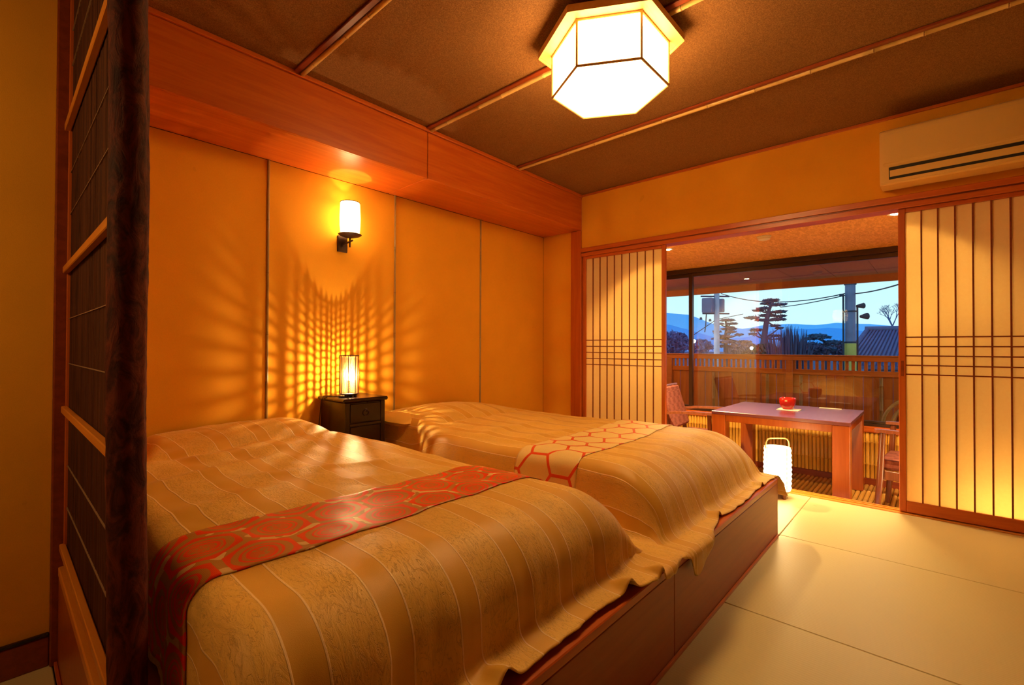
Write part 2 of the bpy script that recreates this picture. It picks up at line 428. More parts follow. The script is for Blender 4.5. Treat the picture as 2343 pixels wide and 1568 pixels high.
# ceiling: boarded panels with bamboo strips and dark battens
ce = struct(box('ceiling', X0-0.1, XW+0.15, Y0-0.1, YW+0.12, ZC+0.012, ZC+0.08, M_DARK, None, 0))
sxs = [-1.585, -0.69, 0.213, 1.116, 2.010, 2.945]
ed = sxs + [XW]
for a, b in zip(ed, ed[1:]):
    box('ceiling_panel', a+0.002, b-0.002, Y0, YS+0.02, ZC, ZC+0.011, M_CEIL, ce, 0)
for x in sxs[1:]:
    box('dark_batten', x-0.036, x-0.006, Y0, YS-0.015, ZC-0.014, ZC-0.0005, M_DARKTRIM, ce, 0.003)
    nd = [(0.12+0.27*i+random.uniform(-0.05, 0.05))/4.88 for i in range(18)]
    bamboo_rod('bamboo_strip', (x+0.009, Y0, ZC-0.013), (x+0.009, YS-0.015, ZC-0.013), 0.0125, M_BAM_Y, ce, 'Y', nd)

# window wall (above the lintel), corner post, alcove side
ww = struct(box('wall_window', XW, XW+0.12, Y0, YS+0.001, 2.045, ZC+0.01, M_WALLW, None, 0))
box('wall_panel', XW, XW+0.12, Y0, -0.76, 0.0, 2.045, M_WALLW, ww, 0)
box('side_panel', XW, XW+0.05, 2.727, YW, 0.0, ZSOF+0.02, M_WALL, ww, 0)
struct(box('trim_2', XW-0.012, XW+0.12, 2.602, 2.726, 0.0, ZSOF, M_RED_Z, None, 0.004))
box('cornice', XW-0.014, XW-0.0005, Y0, YS-0.014, ZC-0.022, ZC-0.001, M_RED_Y, ww, 0.003)
li = struct(thing('trim_3', (XW, 1.0, 2.0)))
box('lintel_upper', XW-0.018, XW+0.12, Y0, 2.601, 2.004, 2.044, M_RED_Y, li, 0.003)
box('lintel_groove', XW-0.004, XW+0.12, Y0, 2.601, 1.996, 2.003, M_DARKTRIM, li, 0)
box('lintel_lower', XW-0.010, XW+0.12, Y0, 2.601, 1.962, 1.995, M_RED_Y, li, 0.003)
sl = struct(thing('trim_4', (XW, 1.0, 0.0)))
box('sill_board', XW-0.004, XW+0.105, -0.76, 2.601, -0.03, 0.006, M_ORANGE, sl, 0.002)
for dx in (0.032, 0.072):
    box('sill_track', XW+dx, XW+dx+0.012, -0.76, 2.601, 0.006, 0.011, M_ORANGE, sl, 0.001)

# left passage: wall, jamb, baseboard, stub wall closing the alcove, and the walls behind the viewer
wl = struct(box('wall_left', X0, 0.131, YL, YL+0.08, -0.05, ZC+0.01, M_WALL, None, 0))
struct(box('wall_alcove', 0.08, 0.150, YL+0.08, YW+0.012, -0.05, ZC+0.01, M_WALL, None, 0))
struct(box('trim_5', 0.131, 0.182, YL-0.03, YL+0.08, 0.0, ZC, M_DARKTRIM, None, 0.004))
bl = struct(box('baseboard_left', X0, 0.131, YL-0.012, YL-0.0005, 0.0, 0.098, M_DARKTRIM, None, 0.003))
box('cap_strip', X0, 0.131, YL-0.016, YL-0.0005, 0.099, 0.110, M_DARK, bl, 0.003)
struct(box('wall_rear', X0, XW, Y0-0.08, Y0, -0.05, ZC+0.01, M_WALLR, None, 0))
struct(box('wall_entrance', X0-0.08, X0, Y0, YL+0.08, -0.05, ZC+0.01, M_WALLR, None, 0))

# =================================================================== SHOJI
def shoji(name, y0, y1, x, label):
    """y0<y1; papered lattice panel"""
    o = struct(thing(name, (x+0.014, (y0+y1)/2, 0.0))); o['label'] = label
    st = 0.036
    z0, z1 = 0.012, 1.962
    for a, b in ((y0, y0+st), (y1-st, y1)):
        box('stile', x, x+0.03, a, b, z0, z1, M_RED_Z, o, 0.003)
    box('bottom_rail', x, x+0.03, y0+st, y1-st, z0, 0.082, M_RED_Y, o, 0.003)
    box('top_rail', x, x+0.03, y0+st, y1-st, 1.935, z1, M_RED_Y, o, 0.003)
    a, b = y0+st, y1-st
    n = round((b-a)/0.0775)
    first = None
    for i in range(1, n):
        y = a + (b-a)*i/n
        if first is None:
            first = box('muntin', x+0.004, x+0.014, y-0.0042, y+0.0042, 0.082, 1.935, M_DARKTRIM, o, 0.001); fy = y
        else: dup(first, o, off=(0, y-fy, 0))
    for z in (1.131, 1.071, 1.012, 0.952, 0.894):
        box('cross_bar', x+0.003, x+0.013, a, b, z-0.0038, z+0.0038, M_DARKTRIM, o, 0.001)
    box('paper', x+0.0145, x+0.0158, a, b, 0.082, 1.935, M_SHOJI, o, 0)
    return o
s1 = shoji('door_1', 1.741, 2.596, XW+0.012, 'papered lattice sliding screen standing next to the corner post')
s2 = shoji('door_2', -0.755, 0.172, XW+0.012, 'papered lattice sliding screen under the air conditioner')
box('finger_pull', XW+0.0105, XW+0.0125, 0.146, 0.160, 0.88, 0.98, M_DARKTRIM, s2, 0)

# =================================================================== BED PLATFORM
pl = thing('bed_platform', (1.56, 1.87, 0.0), 'long low reddish wooden platform holding both beds', 'bed platform')
PX0, PX1 = 0.150, 2.974
for a, b in ((PX0, 1.5575), (1.5605, PX1-0.02)):
    box('front_board', a, b, YF, YF+0.022, 0.012, 0.296, M_PLAT, pl, 0.0015)
    box('rim_board', a, b, YF-0.001, YF+0.10, 0.2975, ZP, M_RED_X, pl, 0.003)
box('corner_post', PX1-0.0195, PX1, YF, YF+0.04, 0.0, ZP, M_PLAT, pl, 0.002)
box('skirting', PX0, PX1-0.02, YF-0.008, YF-0.0002, 0.0, 0.014, M_RED_X, pl, 0.001)
box('end_board', PX1-0.02, PX1, YF+0.041, YW-0.016, 0.0, ZP, M_PLAT, pl, 0.002)
box('side_board', PX0, PX0+0.02, YF+0.023, YL-0.032, 0.0, 0.295, M_PLAT, pl, 0.002)
box('side_rim', 0.1485, 0.192, YF+0.101, YL-0.032, 0.2965, ZP, M_ORANGE, pl, 0.003)
box('deck', PX0+0.045, PX1-0.021, YF+0.101, YW-0.016, 0.27, ZP-0.001, M_PLAT, pl, 0)
box('side_skirting', 0.141, 0.149, YF, YL-0.032, 0.0, 0.016, M_RED_Y, pl, 0.001)

# =================================================================== REED SCREEN AND LOG POST
sc_ = thing('reed_screen', (0.17, 1.65, ZP), 'dark reed partition screen with orange crossbars beside the bark log', 'screen')
ya, yb = 1.185, YL-0.034
reed = MB(); n = 0
y = ya
rng = random.Random(3)
while y < yb-0.006:
    w = rng.uniform(0.0062, 0.0095); r = w/2
    reed.tube([(0.172, y+r, ZP+0.02), (0.172+rng.uniform(-0.001, 0.001), y+r, 2.52)], r, 6)
    y += w+0.0003; n += 1
o = reed.build('reeds', M_REED, sc_, True, 60); o['kind'] = 'stuff'
for z in (1.79, 1.312, 0.847, 0.39, 2.25):
    box('crossbar', 0.150, 0.166, ya-0.001, yb, z-0.011, z+0.011, M_ORANGE, sc_, 0.002)
for z in (0.52, 0.66, 1.0, 1.15, 1.5, 1.64, 2.0, 2.12):
    box('binding_thread', 0.1655, 0.1685, ya, yb, z-0.0012, z+0.0012, M_THREAD, sc_, 0)
box('edge_strip', 0.160, 0.184, yb-0.012, yb, ZP+0.003, 2.57, M_RED_Z, sc_, 0.002)
box('top_rail', 0.160, 0.184, ya, yb-0.012, 2.53, 2.572, M_RED_Y, sc_, 0.002)
# log post
def log_post():
    v = []; f = []; NS, NZ = 40, 150
    for i in range(NZ):
        z = ZP+0.002 + (2.572-ZP-0.002)*i/(NZ-1)
        cxp = 0.170 + 0.006*math.sin(z*2.1+0.4) + 0.003*math.sin(z*5.3); cyp = 1.150 + 0.004*math.sin(z*1.7)
        for k in range(NS):
            a = 2*math.pi*k/NS
            r = 0.0310 + 0.0022*noise.noise((math.cos(a)*1.5, math.sin(a)*1.5, z*2.0)) + 0.0018*noise.noise((math.cos(a)*6, math.sin(a)*6, z*18)) + 0.0012*noise.noise((math.cos(a)*14, math.sin(a)*14, z*45))
            v.append((cxp+r*math.cos(a), cyp+r*math.sin(a), z))
    for i in range(NZ-1):
        for k in range(NS):
            f.append((i*NS+k, i*NS+(k+1) % NS, (i+1)*NS+(k+1) % NS, (i+1)*NS+k))
    f.append(list(reversed(range(NS)))); f.append([(NZ-1)*NS+k for k in range(NS)])
    return from_data('log_post', v, f, M_BARK, None, True)
tag(log_post(), 'rough bark-covered log post rising from the platform edge to the ceiling', 'post')

# =================================================================== BEDS
def lerp(a, b, t): return a+(b-a)*t
def smst(a, b, t):
    t = min(1, max(0, (t-a)/(b-a))); return t*t*(3-2*t)
def path_table(r, H, r2, out, th=90, rim=None, flare=0.006):
    """profile of cloth going over an edge: arc length -> (horizontal, drop).
    arc of radius r to angle th, straight fall, fillet r2 onto the deck, then out; rim: falls again past the board edge"""
    th = math.radians(th); P = [(0.0, 0.0)]
    for i in range(1, 13):
        a = th*i/12; P.append((r*math.sin(a), 0.9*r*(1-math.cos(a))))
    x, z = P[-1]
    zf = H-r2*(1-math.cos(th)) if th < 1.5 else H-r2
    x += (zf-z)/math.tan(th) if th < 1.5 else 0.004
    P.append((x, zf))
    for i in range(1, 7):
        a = th*(1-i/6); P.append((x+r2*(math.sin(th)-math.sin(a)), H-r2*(1-math.cos(a))))
    P.append((P[-1][0]+out, H))
    FLOOR_X = P[-1][0]
    if rim:
        for i in range(1, 5):
            a = math.pi/2*i/4; P.append((FLOOR_X+0.012*math.sin(a), H+0.012*(1-math.cos(a))))
        P.append((P[-1][0]+flare, H+0.4))
    else: P.append((P[-1][0]+0.5, H))
    T = [0.0]
    for (a, b), (c, d) in zip(P, P[1:]): T.append(T[-1]+math.hypot(c-a, d-b))
    reach = T[19]                                   # arc length where the cloth reaches the deck
    T = np.array(T); A = np.array([p[0] for p in P]); D = np.array([p[1] for p in P])
    f = lambda t: (float(np.interp(t, T, A)), float(np.interp(t, T, D)))
    f.reach = reach; f.edge = float(T[20])
    return f
H0 = 0.240
class Bed:
    def __init__(s, xl, xr, yf, ztop, pill, left, right, foot, armL, armR, seed, notches, over, folds):
        s.xl, s.xr, s.yf, s.zt, s.pill, s.L, s.R, s.F, s.seed = xl, xr, yf, ztop, pill, left, right, foot, seed
        s.armL, s.armR = armL, armR
        s.notches, s.over, s.folds = notches, over, folds
    def hem(s, x):
        e = s.F.edge - 0.028 + 0.012*noise.noise((x*5, s.seed, 0)) + 0.006*noise.noise((x*17, s.seed, 3))
        for c, w, a in s.over: e += a*math.exp(-((x-c)/w)**2)
        return e
    def pos(s, u, t):
        """u: cloth coordinate across (metres), t: along; t < yf goes over the foot"""
        xl, xr = s.xl(t), s.xr(t)
        ds = 0.0
        if u < xl: dx, ds = s.L(xl-u); xx = xl-dx
        elif u > xr: dx, ds = s.R(u-xr); xx = xr+dx
        else: xx = u
        df = 0.0; yy = t; a = 0.0
        if t < s.yf:
            a = s.yf-t; dy, df = s.F(a); yy = s.yf-dy
        H = H0
        if df > H or ds > H: D = max(df, ds)
        else:
            ds2 = min(ds, H); D = max(ds2, df, ds2+df-ds2*df/H)
        k = 1-min(1, D/H)
        z = s.zt
        for (px, py, wx, wy, h) in s.pill:
            z += h*math.exp(-(abs((xx-px)/wx))**2.4-(abs((yy-py)/wy))**2.4)*(0.35+0.65*k)
        z += k*(0.016*noise.noise((xx*1.6, yy*1.5, s.seed))+0.009*noise.noise((xx*4.2, yy*3.1, s.seed+5))+0.005*noise.noise((xx*9+yy*4, yy*7-xx*3, s.seed+6))+0.0030*noise.noise((xx*17, yy*9, s.seed+8)))
        for (t0, slope, w, h, lo, hi) in s.folds:
            q = (t-(t0+slope*(u-lo)+0.03*noise.noise((u*4, s.seed+t0, 1))))/w
            z += k*h*math.exp(-q*q)*smst(lo, lo+0.12, u)*(1-smst(hi-0.15, hi, u))
        if a > 0:                                   # gathers running down the foot
            g = smst(0.05, 0.30, a)*(1-smst(s.F.reach-0.02, s.F.edge+0.06, a)*0.7)
            n1 = noise.noise((u*9+a*1.5, s.seed, 2)); n2 = noise.noise((u*27+a*3, s.seed, 4))
            yy += -g*(0.012*n1+0.006*n2)
            z += g*k*(0.010*n1+0.004*n2)
            xx += g*0.010*noise.noise((u*5, a*4, s.seed+2))
            he = s.hem(u)
            for c, w, h in s.notches:
                z += h*math.exp(-((u-c)/w)**2)*smst(he-0.085, he, a)
        if ds > 0:
            sg = -1 if u < xl else 1
            xx += sg*(0.010*noise.noise((t*8, s.seed+1, 2))+0.006*noise.noise((t*19, s.seed+1, 5)))*min(1, ds/0.1)
        p = Vector((xx, yy, z-D))
        if D > H*0.9 and df <= H and ds <= H: p.z = max(p.z, 0.3315)
        if df <= H and ds <= H and p.y < 0.664: p.z = min(p.z, 0.345+max(0, z-s.zt))
        return p
    def posn(s, u, t, off):
        p = s.pos(u, t)
        if off == 0: return p
        e = 0.006
        n = (s.pos(u+e, t)-s.pos(u-e, t)).cross(s.pos(u, t+e)-s.pos(u, t-e))
        if n.length > 1e-9: p = p+n.normalized()*off
        return p
    def grid(s, name, nu, tfun, nv, mat, off=0.0, thick=0.004, trimL=0.0, trimR=0.0):
        v = []; uv = []
        for i in range(nu+1):
            q = i/nu
            uf = lerp(s.xl(s.yf)-s.armL+trimL, s.xr(s.yf)+s.armR-trimR, q)
            t0, t1 = tfun(uf)
            for j in range(nv+1):
                t = lerp(t0, t1, j/nv)
                u = lerp(s.xl(t)-s.armL+trimL, s.xr(t)+s.armR-trimR, q)
                v.append(s.posn(u, t, off)); uv.append((u, t))
        f = []; n = nv+1
        for i in range(nu):
            for j in range(nv): f.append((i*n+j, (i+1)*n+j, (i+1)*n+j+1, i*n+j+1))
        o = from_data(name, v, f, mat, None, True)
        l = o.data.uv_layers.new(name='UVMap'); idx = np.zeros(len(o.data.loops), dtype=np.int32)
        o.data.loops.foreach_get('vertex_index', idx)
        l.data.foreach_set('uv', np.array(uv, dtype=np.float32)[idx].ravel())
        md = o.modifiers.new('thickness', 'SOLIDIFY'); md.thickness = thick; md.offset = 1.0
        return o
Y1F, Y2F = 0.932, 1.000
FOOT1 = path_table(0.165, H0, 0.034, 0.088, 90, rim=True)
FOOT2 = path_table(0.230, H0, 0.060, 0.030, 68, rim=True)
FOOT1 = path_table(0.165, H0, 0.034, max(0.0, (Y1F-0.648)-FOOT1(FOOT1.reach)[0]), 90, rim=True)
FOOT2 = path_table(0.230, H0, 0.060, max(0.0, (Y2F-0.648)-FOOT2(FOOT2.reach)[0]), 68, rim=True)
SL1 = path_table(0.065, H0, 0.02, 0.0, 88); SR1 = path_table(0.15, H0, 0.05, 0.0, 56)
SL2 = path_table(0.075, H0, 0.05, 0.0, 74); SR2 = path_table(0.12, H0, 0.03, 0.0, 80)
SR2 = path_table(0.12, H0, 0.03, max(0.0, (2.992-2.815)-SR2(SR2.reach)[0]), 80, rim=True, flare=0.26)
bed1 = Bed(lambda t: 0.325+0.24*smst(1.9, 2.9, t), lambda t: 1.285-0.135*smst(2.0, 2.65, t), Y1F, 0.582,
    [(0.98, 2.70, 0.40, 0.30, 0.062)], SL1, SR1, FOOT1, SL1.reach-0.01, SR1.reach+0.035, 1.3,
    [(0.745, 0.022, 0.030), (1.265, 0.02, 0.034), (1.44, 0.018, 0.030), (0.30, 0.02, 0.02)], [(1.52, 0.20, 0.06)],
    [(1.56, 0.22, 0.05, 0.009, 0.25, 0.95), (1.86, -0.22, 0.035, 0.008, 0.55, 1.25), (1.95, 0.30, 0.045, 0.010, 0.30, 0.90), (2.30, -0.12, 0.05, 0.012, 0.5, 1.3), (2.40, 0.05, 0.045, -0.016, 0.4, 1.35), (1.55, -0.15, 0.04, 0.006, 0.8, 1.25)])
bed2 = Bed(lambda t: 1.765+0.175*smst(2.0, 2.6, t), lambda t: 2.815-0.03*smst(2.0, 2.7, t), Y2F, 0.566,
    [(2.36, 2.74, 0.36, 0.27, 0.070)], SL2, SR2, FOOT2, SL2.reach+0.035, SR2.edge+0.15, 7.7,
    [(2.09, 0.018, 0.030), (2.72, 0.018, 0.026)], [(1.68, 0.20, 0.115), (3.32, 0.13, 0.085)],
    [(2.40, 0.0, 0.04, -0.020, 1.9, 2.8), (1.9, 0.1, 0.05, 0.010, 1.8, 2.7), (1.65, -0.1, 0.05, 0.008, 1.9, 2.8)])
c1 = bed1.grid('bedspread', 190, lambda u: (Y1F-bed1.hem(u), 3.05), 250, M_SPREAD1)
tag(c1, 'brown striped bedspread under the red brocade runner', 'bedspread', 'striped bedspreads')
c2 = bed2.grid('bedspread', 190, lambda u: (Y2F-bed2.hem(u), 3.05), 250, M_SPREAD2)
tag(c2, 'golden brown striped bedspread under the gold hexagon runner', 'bedspread', 'striped bedspreads')
r1 = bed1.grid('bed_runner', 150, lambda u: (1.082+0.012*math.sin(u*7), 1.378+0.010*math.sin(u*6+1)), 30, M_BROC, 0.0055, 0.003, 0.015, 0.06)
tag(r1, 'red brocade runner with round medallions lying across a bed', 'bed runner')
def r2t(u):
    k = 0.06*(u-1.75)
    return (1.150+k, 1.495+k*0.6)
r2 = bed2.grid('bed_runner', 150, r2t, 34, M_HEX, 0.0055, 0.003, 0.03, 0.12)
tag(r2, 'gold runner with red hexagon lines lying across a bed', 'bed runner')
# the pillow end peeping out by the nightstand
def pillow(cx, cy_, sx_, sy_, z, label):
    v = []; f = []; n = 20
    for sgn in (1, -1):
        for i in range(n+1):
            for j in range(n+1):
                a = i/n*2-1; b = j/n*2-1
                h = (max(0, (1-abs(a)**2.6))*max(0, (1-abs(b)**2.6)))**0.5
                v.append((cx+a*sx_*(1-0.06*b*b), cy_+b*sy_*(1-0.06*a*a), z+sgn*0.05*h))
    N = (n+1)*(n+1)
    for i in range(n):
        for j in range(n):
            q = (i*(n+1)+j, (i+1)*(n+1)+j, (i+1)*(n+1)+j+1, i*(n+1)+j+1)
            f.append(q); f.append(tuple(N+k for k in reversed(q)))
    o = from_data('pillow', v, f, M_SPREAD2, None, True)
    return tag(o, label, 'pillow')
pillow(2.075, 2.80, 0.26, 0.20, 0.545, 'pillow end showing below the bedspread right beside the nightstand')

# =================================================================== NIGHTSTAND + THINGS ON IT
NX0, NX1, NY0, NY1, NZ = 1.468, 1.757, 2.722, 3.062, 0.731
ns = thing('nightstand', ((NX0+NX1)/2, (NY0+NY1)/2, ZP), 'dark wooden nightstand with a drawer between the two beds', 'nightstand')
box('body', NX0+0.006, NX1-0.006, NY0+0.012, NY1, ZP, NZ-0.026, M_DARK, ns, 0.004)
MB().box(NX0-0.016, NX1+0.016, NY0-0.008, NY1+0.004, NZ-0.025, NZ, 0.008).build('top', M_DARK, ns)
for x in (NX0+0.004, NX1-0.034):
    box('corner_stile', x, x+0.03, NY0+0.004, NY0+0.0115, ZP, NZ-0.026, M_DARK, ns, 0.002)
dw = box('drawer', NX0+0.038, NX1-0.038, NY0+0.003, NY0+0.0115, NZ-0.155, NZ-0.036, M_DARK, ns, 0.003)
MB().tube([((NX0+NX1)/2+0.02*math.cos(a), NY0-0.004, NZ-0.098+0.018*math.sin(a)) for a in [k*math.pi/8 for k in range(16)]], 0.0025, 6, True).build('ring_pull', M_IRON, dw, True)
MB().lathe([(0.0, 0), (0.011, 0.0), (0.009, 0.006), (0.0, 0.008)], (0, 0, 0), 16, False).build('pull_plate', M_IRON, dw, True).matrix_basis = Matrix.Translation(((NX0+NX1)/2, NY0+0.003, NZ-0.08)) @ Matrix.Rotation(math.pi/2, 4, 'X')
box('rail', NX0+0.034, NX1-0.034, NY0+0.004, NY0+0.0115, NZ-0.178, NZ-0.160, M_DARK, ns, 0.002)
lo = box('door', NX0+0.038, NX1-0.038, NY0+0.003, NY0+0.0115, ZP+0.03, NZ-0.182, M_DARK, ns, 0.003)

# table lamp: open woven cage around a bare bulb
TL = (1.572, 2.868); TZ = NZ
tl = thing('table_lamp', (TL[0], TL[1], TZ), 'small glowing cage lamp standing on the nightstand', 'lamp')
MB().lathe([(0, 0.008), (0.050, 0.008), (0.054, 0.012), (0.054, 0.020), (0.048, 0.024), (0, 0.024)], (TL[0], TL[1], TZ), 28, False).build('base', M_IRON, tl, True, 40)
for k in range(4):
    a = math.pi/4+k*math.pi/2
    MB().lathe([(0, 0.0), (0.011, 0.0), (0.011, 0.010), (0, 0.010)], (TL[0]+0.04*math.cos(a), TL[1]+0.04*math.sin(a), TZ), 12, False).build('foot', M_IRON, tl)
for k in range(8):
    a = 2*math.pi*k/8+0.2
    MB().cone((TL[0]+0.060*math.cos(a), TL[1]+0.060*math.sin(a), TZ+0.018), (TL[0]+0.060*math.cos(a), TL[1]+0.060*math.sin(a), TZ+0.272), 0.0019, 0.0019, 8).build('upright', M_IRON, tl)
for z in (0.020, 0.271):
    MB().tube([(TL[0]+0.060*math.cos(2*math.pi*k/32), TL[1]+0.060*math.sin(2*math.pi*k/32), TZ+z) for k in range(32)], 0.002, 6, True).build('ring', M_IRON, tl, True)
def weave_mat():
    m = new_mat('lamp_weave'); nt = X.nt
    d = nt.nodes.new('ShaderNodeBsdfDiffuse'); t = nt.nodes.new('ShaderNodeBsdfTranslucent'); e = nt.nodes.new('ShaderNodeEmission')
    d.inputs[0].default_value = (0.85, 0.68, 0.42, 1); t.inputs[0].default_value = (0.9, 0.72, 0.45, 1)
    a = nt.nodes.new('ShaderNodeMixShader'); a.inputs[0].default_value = 0.6
    nt.links.new(d.outputs[0], a.inputs[1]); nt.links.new(t.outputs[0], a.inputs[2]); nt.links.new(a.outputs[0], X.o.inputs[0])
    return m
M_WEAVE = weave_mat()
R_SH = 0.050
wv = MB()
for i in range(21):                        # thin hoops
    z = TZ+0.032+i*0.0108
    wv.tube([(TL[0]+R_SH*math.cos(2*math.pi*k/56), TL[1]+R_SH*math.sin(2*math.pi*k/56), z+0.0022*math.cos(k*math.pi/2*1.0)) for k in range(56)], 0.0017, 5, True)
for k in range(40):                        # upright splints
    a = 2*math.pi*(k+0.5)/40
    p = (TL[0]+R_SH*1.03*math.cos(a), TL[1]+R_SH*1.03*math.sin(a))
    wv.cone((*p, TZ+0.026), (*p, TZ+0.262), 0.0024, 0.0024, 5)
o = wv.build('woven_shade', M_WEAVE, tl, True, 60); o['kind'] = 'stuff'
def bulb_mat(name, st):
    m = new_mat(name); nt = X.nt
    tr = nt.nodes.new('ShaderNodeBsdfTransparent'); e = nt.nodes.new('ShaderNodeEmission'); ad = nt.nodes.new('ShaderNodeAddShader')
    e.inputs[0].default_value = (*WARM2, 1); e.inputs[1].default_value = st
    nt.links.new(tr.outputs[0], ad.inputs[0]); nt.links.new(e.outputs[0], ad.inputs[1]); nt.links.new(ad.outputs[0], X.o.inputs[0])
    return m
M_BULB1 = bulb_mat('bulb_glass', 40); M_BULB2 = M_BULB1
MB().lathe([(0.006, 0), (0.012, 0.010), (0.017, 0.026), (0.016, 0.040), (0.009, 0.052), (0, 0.055)], (TL[0], TL[1], TZ+0.105), 16, False).build('bulb', M_BULB1, tl, True)
MB().cone((TL[0], TL[1], TZ+0.024), (TL[0], TL[1], TZ+0.105), 0.009, 0.008, 12).build('bulb_holder', M_IRON, tl)
def light(name, kind, loc, power, col, size=0.01, parent=None, **k):
    d = bpy.data.lights.new(name, kind); d.energy = power; d.color = col
    if kind in ('POINT', 'SPOT'): d.shadow_soft_size = size
    for a, b in k.items(): setattr(d, a, b)
    o = bpy.data.objects.new(name, d); COL.objects.link(o); o.location = loc
    attach(o, parent)
    return o
light('bulb_light', 'POINT', (TL[0], TL[1], TZ+0.137), 30.0, WARM2, 0.0025, tl)
cd = MB().tube([(1.53, 2.86, TZ+0.004), (1.50, 2.88, TZ+0.004), (1.47, 2.93, TZ+0.003), (1.448, 2.97, TZ+0.002), (1.440, 2.985, TZ-0.03), (1.438, 3.0, 0.6), (1.436, 3.03, 0.42)], 0.003, 6).build('cord', M_IRON, tl, True)
gl = thing('small_dish', (1.507, 2.835, TZ), 'small dark dish lying beside the cage lamp', 'dish')
MB().lathe([(0, 0.001), (0.016, 0.001), (0.028, 0.008), (0.030, 0.011), (0.026, 0.010), (0.015, 0.005), (0, 0.005)], (1.507, 2.835, TZ), 20, False).build('bowl', M_IRON, gl, True, 40)
MB().lathe([(0, 0.006), (0.014, 0.006), (0.012, 0.013), (0, 0.014)], (1.507, 2.835, TZ), 16, False).build('contents', M_LINEN, gl, True, 40)

# =================================================================== WALL SCONCE
SX, SY, SZ0, SZ1 = 1.628, 2.972, 1.828, 2.046
wsn = thing('wall_sconce', (SX, YW, 1.78), 'lit cylindrical wall lamp on an iron bracket above the nightstand', 'wall lamp')
box('back_plate', SX-0.037, SX+0.037, YW-0.016, YW-0.001, 1.722, 1.836, M_IRON, wsn, 0.004)
MB().cone((SX, YW-0.016, 1.772), (SX, SY-0.035, 1.784), 0.007, 0.006, 12).build('arm', M_IRON, wsn, True, 40)
MB().cone((SX, SY, 1.742), (SX, SY, 1.818), 0.006, 0.006, 12).build('stem', M_IRON, wsn, True, 40)
MB().lathe([(0.006, 1.804), (0.03, 1.808), (0.066, 1.820), (0.078, 1.828), (0.074, 1.831), (0.03, 1.824), (0.006, 1.820)], (SX, SY, 0), 36, False).build('dish', M_IRON, wsn, True, 40)
M_SCONCE = emis('sconce_shade', WARM2, 15)
sh = MB().lathe([(0.060, SZ0+0.003), (0.065, SZ0+0.06), (0.066, SZ0+0.12), (0.062, SZ1)], (SX, SY, 0), 40, False).build('shade', M_SCONCE, wsn, True)
sh.modifiers.new('thickness', 'SOLIDIFY').thickness = 0.002
for k in range(14):
    a = 2*math.pi*k/14
    MB().tube([(SX+r*math.cos(a), SY+r*math.sin(a), z) for r, z in ((0.0625, SZ0+0.003), (0.0675, SZ0+0.06), (0.0685, SZ0+0.12), (0.0645, SZ1))], 0.0016, 5).build('rib', M_WEAVE, wsn, True)
MB().tube([(SX+0.0635*math.cos(2*math.pi*k/40), SY+0.0635*math.sin(2*math.pi*k/40), SZ1+0.001) for k in range(40)], 0.0028, 6, True).build('top_ring', M_IRON, wsn, True)
MB().lathe([(0, 0), (0.012, 0.002), (0.016, 0.03), (0.012, 0.055), (0, 0.062)], (SX, SY, SZ0+0.05), 16, False).build('bulb', M_BULB2, wsn, True)
MB().cone((SX, SY, 1.82), (SX, SY, SZ0+0.05), 0.011, 0.011, 12).build('bulb_holder', M_IRON, wsn)
light('sconce_light', 'POINT', (SX, SY, SZ0+0.085), 15.0, WARM2, 0.008, wsn)

# =================================================================== CEILING LAMP
CL = (1.988, 1.166)
cl = thing('ceiling_lamp', (CL[0], CL[1], ZC), 'bright hexagonal paper lantern lamp fixed to the ceiling', 'ceiling lamp')
def hexp(r): return [(CL[0]+r*math.cos(math.pi/3*k), CL[1]+r*math.sin(math.pi/3*k)) for k in range(6)]
M_CLF = wood('lamp_frame_wood', (0.72, 0.42, 0.12), (0.82, 0.52, 0.18), 'X', 0.5)
MB().prism(hexp(0.335), 2.510, 2.532).build('canopy_board', M_CLF, cl)
MB().prism(hexp(0.180), 2.533, ZC-0.0005).build('mount', M_DARK, cl)
rim = MB(); H = hexp(0.344)
for k in range(6):
    a, b = Vector((*H[k], 0)), Vector((*H[(k+1) % 6], 0)); d = (b-a).normalized(); n_ = Vector((d.y, -d.x, 0))
    q = MB(); L_ = (b-a).length
    Mx = Matrix.Translation((a+b)/2) @ Matrix.Rotation(math.atan2(d.y, d.x), 4, 'Z')
    q.box(-L_/2, L_/2, -0.004, 0.004, 2.503, 2.536, 0.0, Mx).build('rim_slat', M_CLF, cl)
R6 = 0.276; ZB, ZT_ = 2.300, 2.509
M_CLP = emis('ceiling_lamp_paper', WARM, 32); M_CLB = emis('ceiling_lamp_paper_bottom', WARM, 40)
Hi = hexp(R6-0.006)
for k in range(6):
    a, b = Vector((*Hi[k], 0)), Vector((*Hi[(k+1) % 6], 0)); d = (b-a).normalized(); L_ = (b-a).length
    Mx = Matrix.Translation((a+b)/2) @ Matrix.Rotation(math.atan2(d.y, d.x), 4, 'Z')
    MB().box(-L_/2+0.001, L_/2-0.001, -0.001, 0.001, ZB+0.006, ZT_, 0.0, Mx).build('side_panel', M_CLP, cl)
MB().prism(hexp(R6-0.009), ZB+0.002, ZB+0.005).build('bottom_panel', M_CLB, cl)
Ho = hexp(R6)
for k in range(6):
    MB().cone((*Ho[k], ZB), (*Ho[k], ZT_), 0.006, 0.006, 8).build('edge_bar', M_CLF, cl)
    MB().cone((*Ho[k], ZB+0.002), (*Ho[(k+1) % 6], ZB+0.002), 0.006, 0.006, 8).build('bottom_bar', M_CLF, cl)
    MB().cone((*Ho[k], ZT_-0.004), (*Ho[(k+1) % 6], ZT_-0.004), 0.005, 0.005, 8).build('top_bar', M_CLF, cl)
lat = MB()
